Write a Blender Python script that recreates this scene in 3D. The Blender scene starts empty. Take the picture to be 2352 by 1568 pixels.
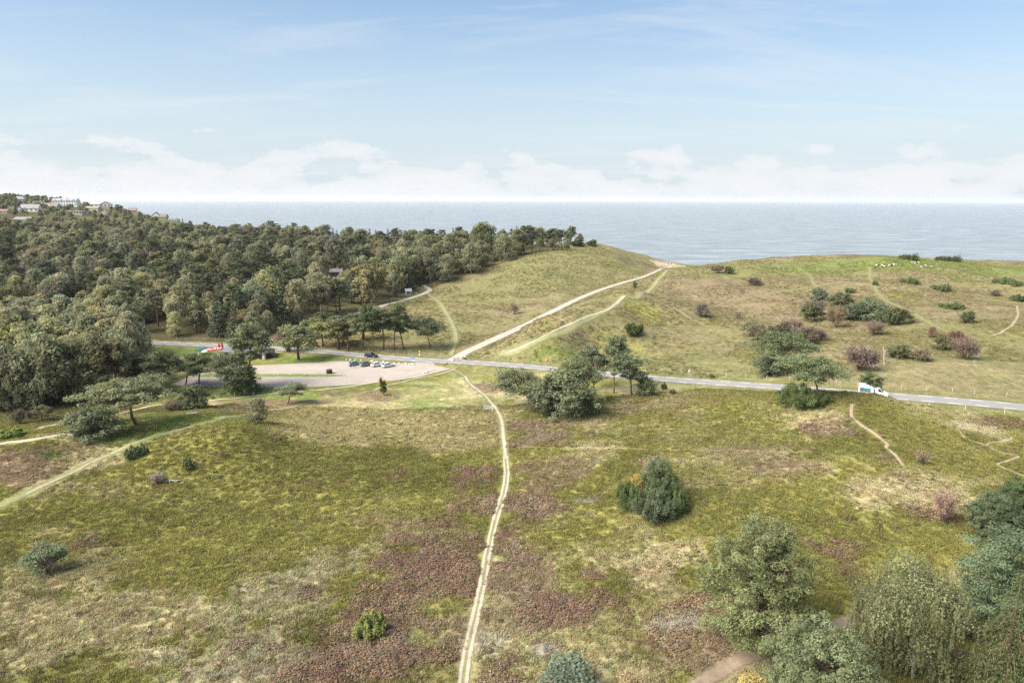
import bpy, bmesh, math, random
import numpy as np
from mathutils import Vector, Matrix

rng = np.random.default_rng(7)
random.seed(7)
scene = bpy.context.scene
COL = scene.collection

# ------------------------------------------------------------------ camera
CAM = np.array([0.0, 0.0, 54.0])
FPX = 1568.0                                  # focal length in units of a 2352 px wide picture
PITCH = math.atan(326.5 / FPX)
ROLL = math.radians(0.17)
fwd = np.array([0, math.cos(PITCH), -math.sin(PITCH)])
up0 = np.array([0, math.sin(PITCH), math.cos(PITCH)])
rt0 = np.array([1.0, 0, 0])
rt = rt0 * math.cos(ROLL) + up0 * math.sin(ROLL)
upv = up0 * math.cos(ROLL) - rt0 * math.sin(ROLL)
cam_data = bpy.data.cameras.new('camera')
cam_data.sensor_width = 36.0
cam_data.lens = 36.0 * FPX / 2352.0
cam_data.clip_start = 0.5
cam_data.clip_end = 90000.0
cam = bpy.data.objects.new('camera', cam_data)
COL.objects.link(cam)
M = Matrix.Identity(4)
for i in range(3):
    M[i][0] = rt[i]; M[i][1] = upv[i]; M[i][2] = -fwd[i]; M[i][3] = CAM[i]
cam.matrix_world = M
scene.camera = cam

# ------------------------------------------------------------------ light and sky
SUN_ELEV = math.radians(42.0)
SUN_AZ = math.radians(246.0)                  # compass bearing with +Y as north: south-west, left and behind
scene.view_settings.view_transform = 'Standard'
scene.view_settings.look = 'None'
scene.view_settings.gamma = 1.0
scene.view_settings.exposure = 1.3
scene.view_settings.use_curve_mapping = False
scene.cycles.use_denoising = False
scene.cycles.max_bounces = 6
scene.cycles.diffuse_bounces = 4
scene.cycles.glossy_bounces = 2
scene.cycles.transmission_bounces = 2
scene.cycles.transparent_max_bounces = 6
scene.cycles.caustics_reflective = False
scene.cycles.caustics_refractive = False
scene.cycles.volume_bounces = 1
sun_data = bpy.data.lights.new('sun', 'SUN')
sun_data.energy = 4.0
sun_data.angle = math.radians(48.0)
sun_data.color = (1.0, 0.94, 0.85)
sun = bpy.data.objects.new('sun', sun_data)
COL.objects.link(sun)
sdir = Vector((math.sin(SUN_AZ) * math.cos(SUN_ELEV), math.cos(SUN_AZ) * math.cos(SUN_ELEV), math.sin(SUN_ELEV)))
sun.rotation_euler = sdir.to_track_quat('Z', 'Y').to_euler()
sun.location = (-200, -150, 300)

world = bpy.data.worlds.new('World')
scene.world = world
world.use_nodes = True
WT = world.node_tree
WT.nodes.clear()


def N(tree, typ, **kw):
    n = tree.nodes.new(typ)
    for k, v in kw.items():
        if k.startswith('i_'):
            n.inputs[k[2:].replace('_', ' ')].default_value = v
        else:
            setattr(n, k, v)
    return n


def L(tree, a, b):
    tree.links.new(a, b)


def mathn(tree, op, a, b=None, c=None, clamp=False):
    n = tree.nodes.new('ShaderNodeMath')
    n.operation = op
    n.use_clamp = clamp
    for i, v in enumerate((a, b, c)):
        if v is None:
            continue
        if isinstance(v, (int, float)):
            n.inputs[i].default_value = v
        else:
            tree.links.new(v, n.inputs[i])
    return n.outputs[0]


def mixrgb(tree, fac, a, b, mode='MIX'):
    n = tree.nodes.new('ShaderNodeMix')
    n.data_type = 'RGBA'
    n.blend_type = mode
    n.clamp_factor = True
    for sock, v in ((n.inputs[0], fac), (n.inputs[6], a), (n.inputs[7], b)):
        if isinstance(v, (int, float)):
            sock.default_value = v
        elif isinstance(v, (tuple, list)):
            sock.default_value = (*v[:3], 1.0)
        else:
            tree.links.new(v, sock)
    return n.outputs[2]


def ramp(tree, fac, stops, interp='LINEAR'):
    n = tree.nodes.new('ShaderNodeValToRGB')
    n.color_ramp.interpolation = interp
    els = n.color_ramp.elements
    while len(els) < len(stops):
        els.new(0.5)
    for e, (p, c) in zip(els, stops):
        e.position = p
        e.color = (*c, 1.0) if len(c) == 3 else c
    tree.links.new(fac, n.inputs[0])
    return n.outputs[0]


sky = N(WT, 'ShaderNodeTexSky', sky_type='NISHITA', sun_disc=False)
sky.sun_elevation = SUN_ELEV
sky.sun_rotation = SUN_AZ
sky.altitude = 50
sky.air_density = 1.0
sky.dust_density = 0.6
sky.ozone_density = 1.6
tc = N(WT, 'ShaderNodeTexCoord')
sep = N(WT, 'ShaderNodeSeparateXYZ')
L(WT, tc.outputs['Generated'], sep.inputs[0])
zc = mathn(WT, 'MAXIMUM', sep.outputs[2], 0.0)
# slightly deeper blue overhead, milky towards the horizon (moist sea air)
hs = N(WT, 'ShaderNodeHueSaturation')
hs.inputs['Saturation'].default_value = 1.28
hs.inputs['Value'].default_value = 1.15
L(WT, sky.outputs[0], hs.inputs['Color'])
milk = ramp(WT, zc, [(0.0, (0.97,) * 3), (0.06, (0.88,) * 3), (0.13, (0.66,) * 3), (0.26, (0.31,) * 3), (0.6, (0.42,) * 3), (1.0, (0.42,) * 3)])
base = mixrgb(WT, milk, hs.outputs[0], (4.7, 5.35, 5.8))
# thin cirrus on a plane overhead
den = mathn(WT, 'ADD', zc, 0.12)
px = mathn(WT, 'DIVIDE', sep.outputs[0], den)
py = mathn(WT, 'DIVIDE', sep.outputs[1], den)
comb = N(WT, 'ShaderNodeCombineXYZ')
L(WT, px, comb.inputs[0]); L(WT, py, comb.inputs[1])
mp = N(WT, 'ShaderNodeMapping')
mp.inputs['Rotation'].default_value = (0, 0, math.radians(-12))
mp.inputs['Scale'].default_value = (0.42, 1.5, 1.0)
mp.inputs['Location'].default_value = (0.35, 0.0, 0.0)
L(WT, comb.outputs[0], mp.inputs[0])
n1 = N(WT, 'ShaderNodeTexNoise')
n1.inputs['Scale'].default_value = 1.0
n1.inputs['Detail'].default_value = 9.0
n1.inputs['Roughness'].default_value = 0.62
n1.inputs['Distortion'].default_value = 0.6
L(WT, mp.outputs[0], n1.inputs['Vector'])
cir = ramp(WT, n1.outputs['Fac'], [(0.48, (0, 0, 0)), (0.72, (0.55,) * 3)])
withcir = mixrgb(WT, cir, base, (5.75, 6.05, 6.3))
# low bank of fair-weather cumulus along the horizon
az = mathn(WT, 'ARCTAN2', sep.outputs[0], sep.outputs[1])
cb = N(WT, 'ShaderNodeCombineXYZ')
L(WT, mathn(WT, 'MULTIPLY', az, 6.0), cb.inputs[0])
L(WT, mathn(WT, 'MULTIPLY', zc, 15.0), cb.inputs[1])
n2 = N(WT, 'ShaderNodeTexNoise')
n2.inputs['Scale'].default_value = 1.7
n2.inputs['Detail'].default_value = 10.0
n2.inputs['Roughness'].default_value = 0.52
L(WT, cb.outputs[0], n2.inputs['Vector'])
lim = mathn(WT, 'SUBTRACT', n2.outputs['Fac'], mathn(WT, 'MULTIPLY', zc, 3.6))
cum = ramp(WT, lim, [(0.31, (0, 0, 0)), (0.36, (0.62,) * 3), (0.48, (0.95,) * 3)])
withcum = mixrgb(WT, cum, withcir, (6.1, 6.25, 6.4))
bg = N(WT, 'ShaderNodeBackground')
bg.inputs['Strength'].default_value = 0.060
L(WT, withcum, bg.inputs['Color'])
wo = N(WT, 'ShaderNodeOutputWorld')
L(WT, bg.outputs[0], wo.inputs['Surface'])


# ------------------------------------------------------------------ helpers: rays, noise
def ray(xd, yd):
    d = fwd + rt * ((xd - 1176.0) / FPX) + upv * ((784.0 - yd) / FPX)
    return d                                   # |d| along the axis is 1: multiply by depth


def at_depth(xd, yd, dep):
    return CAM + ray(xd, yd) * dep


def at_z(xd, yd, z):
    d = ray(xd, yd)
    return CAM + d * ((z - CAM[2]) / d[2])


_tab = rng.random((256, 256))


def vnoise(x, y, s):
    x = np.asarray(x) / s + 1000.3; y = np.asarray(y) / s + 1000.7
    xi = np.floor(x).astype(int); yi = np.floor(y).astype(int)
    fx = x - xi; fy = y - yi
    fx = fx * fx * (3 - 2 * fx); fy = fy * fy * (3 - 2 * fy)
    a = _tab[xi % 256, yi % 256]; b = _tab[(xi + 1) % 256, yi % 256]
    c = _tab[xi % 256, (yi + 1) % 256]; d = _tab[(xi + 1) % 256, (yi + 1) % 256]
    return a + (b - a) * fx + (c - a) * fy + (a - b - c + d) * fx * fy


def fbm(x, y, s, o=4, g=0.55):
    r = 0; a = 1; t = 0
    for i in range(o):
        r = r + a * vnoise(x + 37.1 * i, y - 91.7 * i, s); t += a
        a *= g; s = s / 2.1
    return r / t


def sstep(a, b, x):
    t = np.clip((x - a) / (b - a), 0, 1)
    return t * t * (3 - 2 * t)


def catmull(P, step):
    P = np.asarray(P, float)
    P = np.vstack([2 * P[0] - P[1], P, 2 * P[-1] - P[-2]])
    out = []
    for i in range(1, len(P) - 2):
        n = max(2, int(np.linalg.norm(P[i + 1] - P[i]) / step))
        t = np.linspace(0, 1, n, endpoint=False)[:, None]
        a, b, c, d = P[i - 1], P[i], P[i + 1], P[i + 2]
        out.append(0.5 * (2 * b + (c - a) * t + (2 * a - 5 * b + 4 * c - d) * t ** 2 + (3 * b - a - 3 * c + d) * t ** 3))
    out.append(P[-2][None])
    return np.vstack(out)


def poly_dist(px, py, line):
    """distance to a polyline and the interpolated extra value (third column)"""
    best = np.full(px.shape, 1e9); val = np.zeros(px.shape)
    for a, b in zip(line[:-1], line[1:]):
        dx, dy = b[0] - a[0], b[1] - a[1]
        l2 = dx * dx + dy * dy + 1e-9
        t = np.clip(((px - a[0]) * dx + (py - a[1]) * dy) / l2, 0, 1)
        d = np.hypot(px - a[0] - t * dx, py - a[1] - t * dy)
        m = d < best
        best = np.where(m, d, best)
        val = np.where(m, a[2] + t * (b[2] - a[2]), val)
    return best, val


def in_poly(px, py, poly):
    ins = np.zeros(px.shape, bool)
    n = len(poly)
    for i in range(n):
        x0, y0 = poly[i][:2]; x1, y1 = poly[(i + 1) % n][:2]
        if y0 == y1:
            continue
        c = ((y0 > py) != (y1 > py)) & (px < (x1 - x0) * (py - y0) / (y1 - y0) + x0)
        ins ^= c
    return ins


# ------------------------------------------------------------------ terrain heights
ROAD_D = [(-120, 770, 0), (120, 776, 0), (300, 785.5, 0), (530, 795, 0), (730, 807, 0), (850, 818, 0), (960, 826.5, 0), (1100, 833.5, 0.3),
          (1235, 844, 1.3), (1380, 858, 2.8), (1500, 868.5, 4.2), (1650, 879.5, 5.8), (1800, 889.5, 7.2),
          (1960, 903, 8.6), (2100, 913.5, 9.2), (2240, 925, 9.4), (2352, 936, 9.2), (2600, 968, 8.8), (2900, 1010, 8.4)]
road_pts = catmull([at_z(x, y, z) for x, y, z in ROAD_D], 2.0)
GRAV_D = [(1036, 828, 0.1), (1062, 813, 0.5), (1100, 795, 1.2), (1200, 750, 3.0), (1290, 705, 5.0), (1330, 686, 5.8), (1380, 666, 6.8),
          (1430, 650, 7.6), (1478, 636, 8.0)]
grav_pts = catmull([at_z(x, y, z) for x, y, z in GRAV_D] + [at_depth(1520, 618, 480)], 2.5)
TRACK_D = [(600, 795, 0.1), (640, 778, 0.6), (700, 757, 1.2), (770, 735, 2.0), (880, 702, 3.0), (940, 686, 3.2), (986, 668, 3.5), (972, 655, 4.5)]
track_pts = catmull([at_z(x, y, z) for x, y, z in TRACK_D], 2.0)
PARK_D = [(392, 884), (430, 866), (478, 846), (560, 840), (640, 837), (780, 829), (905, 834.5), (942, 834.5), (962, 831.5), (972, 829),
          (1000, 829), (1052, 836), (1040, 845), (1000, 856), (960, 866), (905, 874), (860, 879.5), (790, 885), (720, 888), (600, 889), (470, 889)]
park_poly = np.array([at_z(x, y, 0.0) for x, y in PARK_D])

CTRL_Z = [  # (px, py, ground height)
    (0, 1568, 5), (600, 1568, 4), (1070, 1568, 3), (1600, 1568, 4.5), (2352, 1568, 4),
    (0, 1020, 7), (150, 1000, 7), (310, 972, 6), (90, 985, 2), (0, 1165, 4), (240, 1050, 5), (330, 1010, 6),
    (500, 985, 9.2), (430, 960, 7.2), (620, 975, 7), (540, 950, 5), (800, 1022, 4.2), (950, 1037, 3.2), (900, 965, 0.8), (720, 955, 1.6), (1130, 940, 1), (1060, 870, 0),
    (600, 912, 0.6), (880, 876, 0), (330, 937, 1), (1160, 1050, 3.6), (500, 1100, 4.2), (200, 1200, 4), (100, 1300, 4), (800, 1250, 3), (1090, 1400, 3),
    (1300, 950, 3), (1440, 890, 4), (1500, 1000, 6), (1700, 1000, 8), (1700, 925, 8.2), (1950, 903, 13), (2020, 912, 12.4), (2100, 925, 10.8), (1860, 905, 11.5), (2000, 1000, 11), (2200, 970, 9.5), (2352, 1000, 9),
    (2100, 1120, 9), (1800, 1200, 7), (2300, 1150, 8), (2000, 1350, 5), (2352, 1400, 4), (1500, 1130, 6), (1300, 1300, 4),
    (100, 930, 0), (250, 900, 0), (350, 800, 0), (0, 800, 0.5),
    (1500, 842, 4.2), (1700, 858, 6.5), (2000, 872, 9), (2300, 890, 10), (1970, 830, 9), (1800, 780, 7), (1850, 700, 8), (2050, 700, 10),
    (2300, 760, 10.5), (2250, 650, 13), (1700, 640, 11), (1600, 700, 6.5), (1700, 750, 6), (1500, 740, 7.2), (1450, 785, 5.2), (1600, 765, 5.0), (1350, 800, 3.5), (1700, 800, 6.3), (2150, 800, 9.4),
    (1000, 700, 3), (1050, 760, 1.5), (1180, 700, 5), (1120, 740, 3), (1200, 620, 13), (1300, 600, 16), (985, 665, 3.6), (1100, 625, 10), (1180, 590, 15.5), (1250, 650, 9), (1400, 630, 9.5),
]
CTRL_D = [  # (px, py, depth)
    (1600, 640, 375), (1520, 645, 365), (1545, 613, 430), (1480, 678, 294), (1432, 681, 282), (1400, 709, 259), (1330, 738, 241), (1255, 773, 232),
    (1300, 570, 490), (1370, 560, 515), (1420, 600, 455), (1480, 586, 535), (1560, 606, 560), (2040, 611, 392), (1700, 597, 455), (1900, 588, 470), (2100, 592, 455),
    (2352, 604, 440), (1800, 615, 410), (1540, 614, 500),
]
ctrl = [at_z(*c) for c in CTRL_Z] + [at_depth(*c) for c in CTRL_D]
ctrl += [road_pts[i] for i in range(0, len(road_pts), 9)] + [grav_pts[i] for i in range(0, len(grav_pts), 9)]
ctrl += [np.array(p, float) for p in [
    (-60, 540, 14.5), (60, 545, 18), (-150, 540, 14), (-250, 590, 19), (-330, 700, 24), (-480, 800, 37), (-650, 900, 47), (-900, 950, 52), (-1200, 1000, 52),
    (-520, 700, 38), (-700, 700, 40), (-1000, 600, 38), (-380, 560, 20), (-300, 400, 9), (-150, 350, 6), (-60, 400, 8), (-450, 380, 12), (-700, 400, 16), (-250, 300, 2.5), (-1200, 300, 14),
    (-150, 450, 11), (-300, 480, 14), (-20, 450, 11), (-100, 290, 2), (-400, 220, 2), (-130, 160, 1), (-200, 120, 3), (0, 20, 3), (-200, 20, 5), (200, 20, 5), (160, 100, 7), (250, 160, 9), (400, 250, 12),
    (450, 380, 14), (700, 300, 14), (600, 100, 10), (-700, 100, 6), (-1200, 50, 8)]]
ctrl = np.array(ctrl)
CS = 100.0


def tps_fit(P, lam=2e-3):
    n = len(P)
    X = P[:, :2] / CS
    r2 = ((X[:, None] - X[None]) ** 2).sum(-1)
    K = 0.5 * r2 * np.log(r2 + 1e-12) + lam * np.eye(n)
    A = np.zeros((n + 3, n + 3))
    A[:n, :n] = K
    A[:n, n] = 1; A[:n, n + 1:] = X
    A[n, :n] = 1; A[n + 1:, :n] = X.T
    return np.linalg.solve(A, np.concatenate([P[:, 2], [0, 0, 0]]))


tps_w = tps_fit(ctrl)


def tps(x, y):
    x = np.asarray(x, float).ravel() / CS; y = np.asarray(y, float).ravel() / CS
    out = np.empty(x.shape)
    n = len(ctrl)
    for s in range(0, len(x), 40000):
        xs, ys = x[s:s + 40000], y[s:s + 40000]
        r2 = (xs[:, None] - ctrl[None, :, 0] / CS) ** 2 + (ys[:, None] - ctrl[None, :, 1] / CS) ** 2
        out[s:s + 40000] = (0.5 * r2 * np.log(r2 + 1e-12)) @ tps_w[:n] + tps_w[n] + tps_w[n + 1] * xs + tps_w[n + 2] * ys
    return out


COAST = np.array([(-2000, 1700), (-1300, 1500), (-900, 1250), (-640, 1020), (-490, 880), (-340, 735), (-210, 645), (-60, 590), (20, 572), (70, 566), (105, 590), (118, 660), (128, 660), (142, 560), (180, 515), (220, 500),
                  (270, 482), (330, 466), (450, 440), (700, 400), (1200, 330)], float)
SEA_Z = -22.0

gx = [-112.0]
st = 0.6
while gx[-1] > -1300:
    gx.append(gx[-1] - st); st *= 1.026
gx = gx[::-1]
gx += list(np.arange(-111.4, 130, 0.6))
st = 0.6
while gx[-1] < 760:
    gx.append(gx[-1] + st); st *= 1.026
gx = np.array(gx)
gy = list(np.arange(10, 60, 2.0)) + list(np.arange(60, 205, 0.6))
st = 0.6
while gy[-1] < 1400:
    gy.append(gy[-1] + st); st *= 1.0155
gy = np.array(gy)
GX, GY = np.meshgrid(gx, gy)                   # rows = y
Z = tps(GX, GY).reshape(GX.shape)
rough = (fbm(GX, GY, 38, 3) - 0.5) * 1.6 + (fbm(GX, GY, 9, 3) - 0.5) * 0.9 + (fbm(GX, GY, 2.6, 2) - 0.5) * 0.5
far = sstep(200, 330, GY)
Z += rough * (1 - 0.25 * far)
Z += far * sstep(-60, 20, GX) * (1 - 0.6 * sstep(400, 450, GY)) * ((fbm(GX + 40, GY * 0.8, 40, 3) - 0.5) * 7.0 + (fbm(GX - 40, GY * 0.8, 15, 2) - 0.5) * 1.6)
# cliffs along the coast
yc = np.interp(GX, COAST[:, 0], COAST[:, 1]) + (fbm(GX, GY * 0 + 3, 30, 3) - 0.5) * 16
Z = np.where(GY > yc - 14, Z + (-27 - Z) * sstep(0, 34, GY - yc), Z)
# level the ground for road, car park and the gravel roads


def near_box(line, pad):
    l = np.asarray(line)
    i0, i1 = np.searchsorted(gx, [l[:, 0].min() - pad, l[:, 0].max() + pad])
    j0, j1 = np.searchsorted(gy, [l[:, 1].min() - pad, l[:, 1].max() + pad])
    return slice(max(j0, 0), j1), slice(max(i0, 0), i1)


def level(line, r0, r1, sub=2):
    s = near_box(line, r1 + 1)
    d, v = poly_dist(GX[s], GY[s], line[::sub] if len(line) > 20 else line)
    w = 1 - sstep(r0, r1, d)
    Z[s] = Z[s] * (1 - w) + (v - 0.02) * w
    return s, d


level(track_pts, 2.2, 7)
level(grav_pts, 3.2, 10)
s_park = near_box(park_poly, 10)
pl = np.vstack([park_poly, park_poly[:1]])
dpk, _ = poly_dist(GX[s_park], GY[s_park], pl)
inp = in_poly(GX[s_park], GY[s_park], park_poly)
w = np.where(inp, 1.0, 1 - sstep(0.8, 7, dpk))
Z[s_park] = Z[s_park] * (1 - w) + (-0.02) * w
s_road, d_road = level(road_pts, 4.4, 11)


def hgt(x, y):
    x = np.asarray(x, float); y = np.asarray(y, float)
    i = np.clip(np.searchsorted(gx, x) - 1, 0, len(gx) - 2)
    j = np.clip(np.searchsorted(gy, y) - 1, 0, len(gy) - 2)
    tx = np.clip((x - gx[i]) / (gx[i + 1] - gx[i]), 0, 1); ty = np.clip((y - gy[j]) / (gy[j + 1] - gy[j]), 0, 1)
    return (Z[j, i] * (1 - tx) + Z[j, i + 1] * tx) * (1 - ty) + (Z[j + 1, i] * (1 - tx) + Z[j + 1, i + 1] * tx) * ty


_ts = np.concatenate([np.arange(55, 260, 0.25), np.arange(260, 1400, 0.6)])


def G(xd, yd):
    """the point of the ground seen at a place of the picture (and its depth)"""
    d = ray(xd, yd)
    P = CAM[None] + d[None] * _ts[:, None]
    below = P[:, 2] < hgt(P[:, 0], P[:, 1])
    k = int(np.argmax(below)) if below.any() else int(np.argmin(np.abs(P[:, 2] - hgt(P[:, 0], P[:, 1]))))
    p = P[k].copy()
    p[2] = float(hgt(p[0], p[1]))
    return p, float(_ts[k])


def GL(pts):
    return np.array([G(x, y)[0] for x, y in pts])


# ------------------------------------------------------------------ mesh helpers
def tag(o, label=None, cat=None, group=None, kind=None):
    if label: o['label'] = label
    if cat: o['category'] = cat
    if group: o['group'] = group
    if kind: o['kind'] = kind
    return o


def link(o, parent=None):
    COL.objects.link(o)
    if parent is not None:
        o.parent = parent
    return o


def fast_mesh(name, verts, faces, mat=None, smooth=False, cols=None):
    """verts (n,3); faces (m,k) array or list of tuples"""
    me = bpy.data.meshes.new(name)
    verts = np.asarray(verts, np.float32)
    if isinstance(faces, np.ndarray):
        m, k = faces.shape
        me.vertices.add(len(verts)); me.vertices.foreach_set('co', verts.ravel())
        me.loops.add(m * k); me.loops.foreach_set('vertex_index', faces.astype(np.int32).ravel())
        me.polygons.add(m)
        me.polygons.foreach_set('loop_start', np.arange(0, m * k, k, dtype=np.int32))
        try:
            me.polygons.foreach_set('loop_total', np.full(m, k, np.int32))
        except Exception:
            pass
        me.update(calc_edges=True)
    else:
        me.from_pydata([tuple(map(float, v)) for v in verts], [], [tuple(f) for f in faces])
    if smooth:
        me.polygons.foreach_set('use_smooth', np.ones(len(me.polygons), bool))
    if cols is not None:
        a = me.color_attributes.new('col', 'FLOAT_COLOR', 'POINT')
        c = np.ones((len(verts), 4), np.float32)
        c[:, :cols.shape[1]] = cols
        a.data.foreach_set('color', c.ravel())
    if mat is not None:
        me.materials.append(mat)
    return me


def mobj(name, me, parent=None):
    return link(bpy.data.objects.new(name, me), parent)


def empty(name, loc, rz=0.0, scale=(1, 1, 1)):
    o = bpy.data.objects.new(name, None)
    o.empty_display_size = 0.3
    o.location = loc; o.rotation_euler = (0, 0, rz); o.scale = scale
    return link(o)


class MB:
    """collects simple shapes and links them as one mesh"""
    def __init__(self):
        self.v = []; self.f = []

    def add(self, vs, fs):
        n = len(self.v)
        self.v += [tuple(map(float, p)) for p in vs]
        self.f += [tuple(n + i for i in f) for f in fs]
        return self

    def box(self, x0, x1, y0, y1, z0, z1):
        return self.add([(x0, y0, z0), (x1, y0, z0), (x1, y1, z0), (x0, y1, z0), (x0, y0, z1), (x1, y0, z1), (x1, y1, z1), (x0, y1, z1)],
                        [(0, 3, 2, 1), (4, 5, 6, 7), (0, 1, 5, 4), (1, 2, 6, 5), (2, 3, 7, 6), (3, 0, 4, 7)])

    def tube(self, pts, rad, sides=6, cap=True):
        pts = [np.asarray(p, float) for p in pts]
        rings = []
        for i, p in enumerate(pts):
            t = pts[min(i + 1, len(pts) - 1)] - pts[max(i - 1, 0)]
            t = t / (np.linalg.norm(t) + 1e-9)
            a = np.cross(t, (0, 0, 1) if abs(t[2]) < 0.9 else (1, 0, 0)); a /= np.linalg.norm(a)
            b = np.cross(t, a)
            r = rad[i] if hasattr(rad, '__len__') else rad
            rings.append([p + r * (math.cos(k * 2 * math.pi / sides) * a + math.sin(k * 2 * math.pi / sides) * b) for k in range(sides)])
        vs = [q for r in rings for q in r]
        fs = []
        for i in range(len(rings) - 1):
            for k in range(sides):
                k2 = (k + 1) % sides
                fs.append((i * sides + k, i * sides + k2, (i + 1) * sides + k2, (i + 1) * sides + k))
        if cap:
            fs.append(tuple(range(sides))[::-1]); fs.append(tuple((len(rings) - 1) * sides + k for k in range(sides)))
        return self.add(vs, fs)

    def loft(self, secs, cap=True):
        n = len(secs[0])
        vs = [p for s in secs for p in s]
        fs = []
        for i in range(len(secs) - 1):
            for k in range(n):
                k2 = (k + 1) % n
                fs.append((i * n + k, i * n + k2, (i + 1) * n + k2, (i + 1) * n + k))
        if cap:
            fs.append(tuple(range(n))[::-1]); fs.append(tuple((len(secs) - 1) * n + k for k in range(n)))
        return self.add(vs, fs)

    def mesh(self, name, mat, smooth=False):
        me = fast_mesh(name, np.array(self.v), self.f, mat, smooth)
        bm = bmesh.new(); bm.from_mesh(me); bmesh.ops.recalc_face_normals(bm, faces=bm.faces); bm.to_mesh(me); bm.free()
        return me

    def build(self, name, mat, parent=None, smooth=False):
        return mobj(name, self.mesh(name, mat, smooth), parent)


# ------------------------------------------------------------------ materials
MATS = {}


def plain(name, col, rough=0.7, metal=0.0, var=0.12, scale=6.0, spec=0.3, bump=0.0):
    """a procedural surface: base colour with noise wear"""
    if name in MATS:
        return MATS[name]
    m = bpy.data.materials.new(name); m.use_nodes = True
    t = m.node_tree; b = t.nodes['Principled BSDF']
    co = N(t, 'ShaderNodeTexCoord')
    nz = N(t, 'ShaderNodeTexNoise'); nz.inputs['Scale'].default_value = scale; nz.inputs['Detail'].default_value = 5
    L(t, co.outputs['Object'], nz.inputs['Vector'])
    lo = tuple(c * (1 - var) for c in col); hi = tuple(min(1, c * (1 + var)) for c in col)
    c = ramp(t, nz.outputs['Fac'], [(0.3, lo), (0.7, hi)])
    L(t, c, b.inputs['Base Color'])
    b.inputs['Roughness'].default_value = rough
    b.inputs['Metallic'].default_value = metal
    b.inputs['Specular IOR Level'].default_value = spec
    if bump:
        bp = N(t, 'ShaderNodeBump'); bp.inputs['Strength'].default_value = bump; bp.inputs['Distance'].default_value = 0.05
        L(t, nz.outputs['Fac'], bp.inputs['Height']); L(t, bp.outputs[0], b.inputs['Normal'])
    MATS[name] = m
    return m


def leafmat(name, col, trans=0.46, hue=0.010, val=0.18, var2=(1.0, 1.0, 1.0)):
    m = bpy.data.materials.new(name); m.use_nodes = True
    t = m.node_tree; t.nodes.clear()
    at = N(t, 'ShaderNodeVertexColor'); at.layer_name = 'col'
    oi = N(t, 'ShaderNodeObjectInfo')
    c = mixrgb(t, 1.0, at.outputs['Color'], tuple(col), 'MULTIPLY')
    c = mixrgb(t, 1.0, c, oi.outputs['Color'], 'MULTIPLY')
    h = N(t, 'ShaderNodeHueSaturation')
    L(t, c, h.inputs['Color'])
    L(t, mathn(t, 'ADD', mathn(t, 'MULTIPLY', oi.outputs['Random'], 2 * hue), 0.5 - hue), h.inputs['Hue'])
    r2 = mathn(t, 'FRACT', mathn(t, 'MULTIPLY', oi.outputs['Random'], 17.31))
    L(t, mathn(t, 'ADD', mathn(t, 'MULTIPLY', r2, 2 * val), 1 - val), h.inputs['Value'])
    r3 = mathn(t, 'FRACT', mathn(t, 'MULTIPLY', oi.outputs['Random'], 41.7))
    L(t, mathn(t, 'ADD', mathn(t, 'MULTIPLY', r3, 0.3), 0.75), h.inputs['Saturation'])
    d = N(t, 'ShaderNodeBsdfDiffuse'); tr = N(t, 'ShaderNodeBsdfTranslucent')
    L(t, h.outputs[0], d.inputs['Color']); L(t, h.outputs[0], tr.inputs['Color'])
    mx = N(t, 'ShaderNodeMixShader'); mx.inputs[0].default_value = trans
    L(t, d.outputs[0], mx.inputs[1]); L(t, tr.outputs[0], mx.inputs[2])
    o = N(t, 'ShaderNodeOutputMaterial'); L(t, mx.outputs[0], o.inputs['Surface'])
    MATS[name] = m
    return m


# ------------------------------------------------------------------ land cover
def col(*c):
    return np.array(c, float)


C_OLIVE = col(0.238, 0.224, 0.066)     # moss and crowberry heath
C_OLIVE2 = col(0.168, 0.164, 0.046)
C_LIME = col(0.235, 0.225, 0.070)
C_STRAW = col(0.395, 0.345, 0.195)
C_PALE = col(0.375, 0.335, 0.215)
C_HEATH = col(0.182, 0.122, 0.082)     # faded heather
C_HEATH2 = col(0.220, 0.160, 0.110)
C_MEAD = col(0.272, 0.236, 0.118)
C_MEAD2 = col(0.226, 0.212, 0.092)
C_GRASS = col(0.155, 0.190, 0.052)
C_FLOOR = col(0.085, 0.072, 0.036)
C_SAND = col(0.42, 0.35, 0.27)
C_PALE2 = col(0.46, 0.415, 0.33)  # palest cover, for small whitish spots on the heath

x, y = GX, GY
n60 = fbm(x, y, 60, 4); n20 = fbm(x + 500, y, 20, 4); n7 = fbm(x, y + 900, 7, 4); n3 = fbm(x - 300, y, 3.0, 3); n25 = fbm(x + 77, y - 33, 25, 4); n12 = fbm(x + 177, y + 233, 12, 4)
A = np.zeros(GX.shape + (3,))


def lay(c, wgt):
    global A
    wgt = np.clip(wgt, 0, 1)[..., None]
    A = A * (1 - wgt) + c * wgt


# heath in front of the road
A[:] = C_OLIVE
lay(C_OLIVE2, sstep(0.46, 0.62, n12) * 0.9)
lay(C_LIME, sstep(0.54, 0.66, n20) * sstep(0.4, 0.6, n7) * (0.8 - 0.45 * sstep(0, 25, GX)))
lay(C_OLIVE2, 0.75 * sstep(0, 25, GX) * sstep(0.32, 0.5, n12))
lay(C_STRAW, sstep(0.50, 0.64, n25 * 0.55 + n7 * 0.45) * 0.75)
lay(C_HEATH, sstep(0.555, 0.62, n12 * 0.4 + n7 * 0.35 + n60 * 0.25) * 0.8)
BLOBS = []


def blob(xd, yd, rx, ry, c, s=1.0, skew=0.0, rag=0.42):
    BLOBS.append((xd, yd, rx, ry, c, s, skew, rag))


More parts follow.
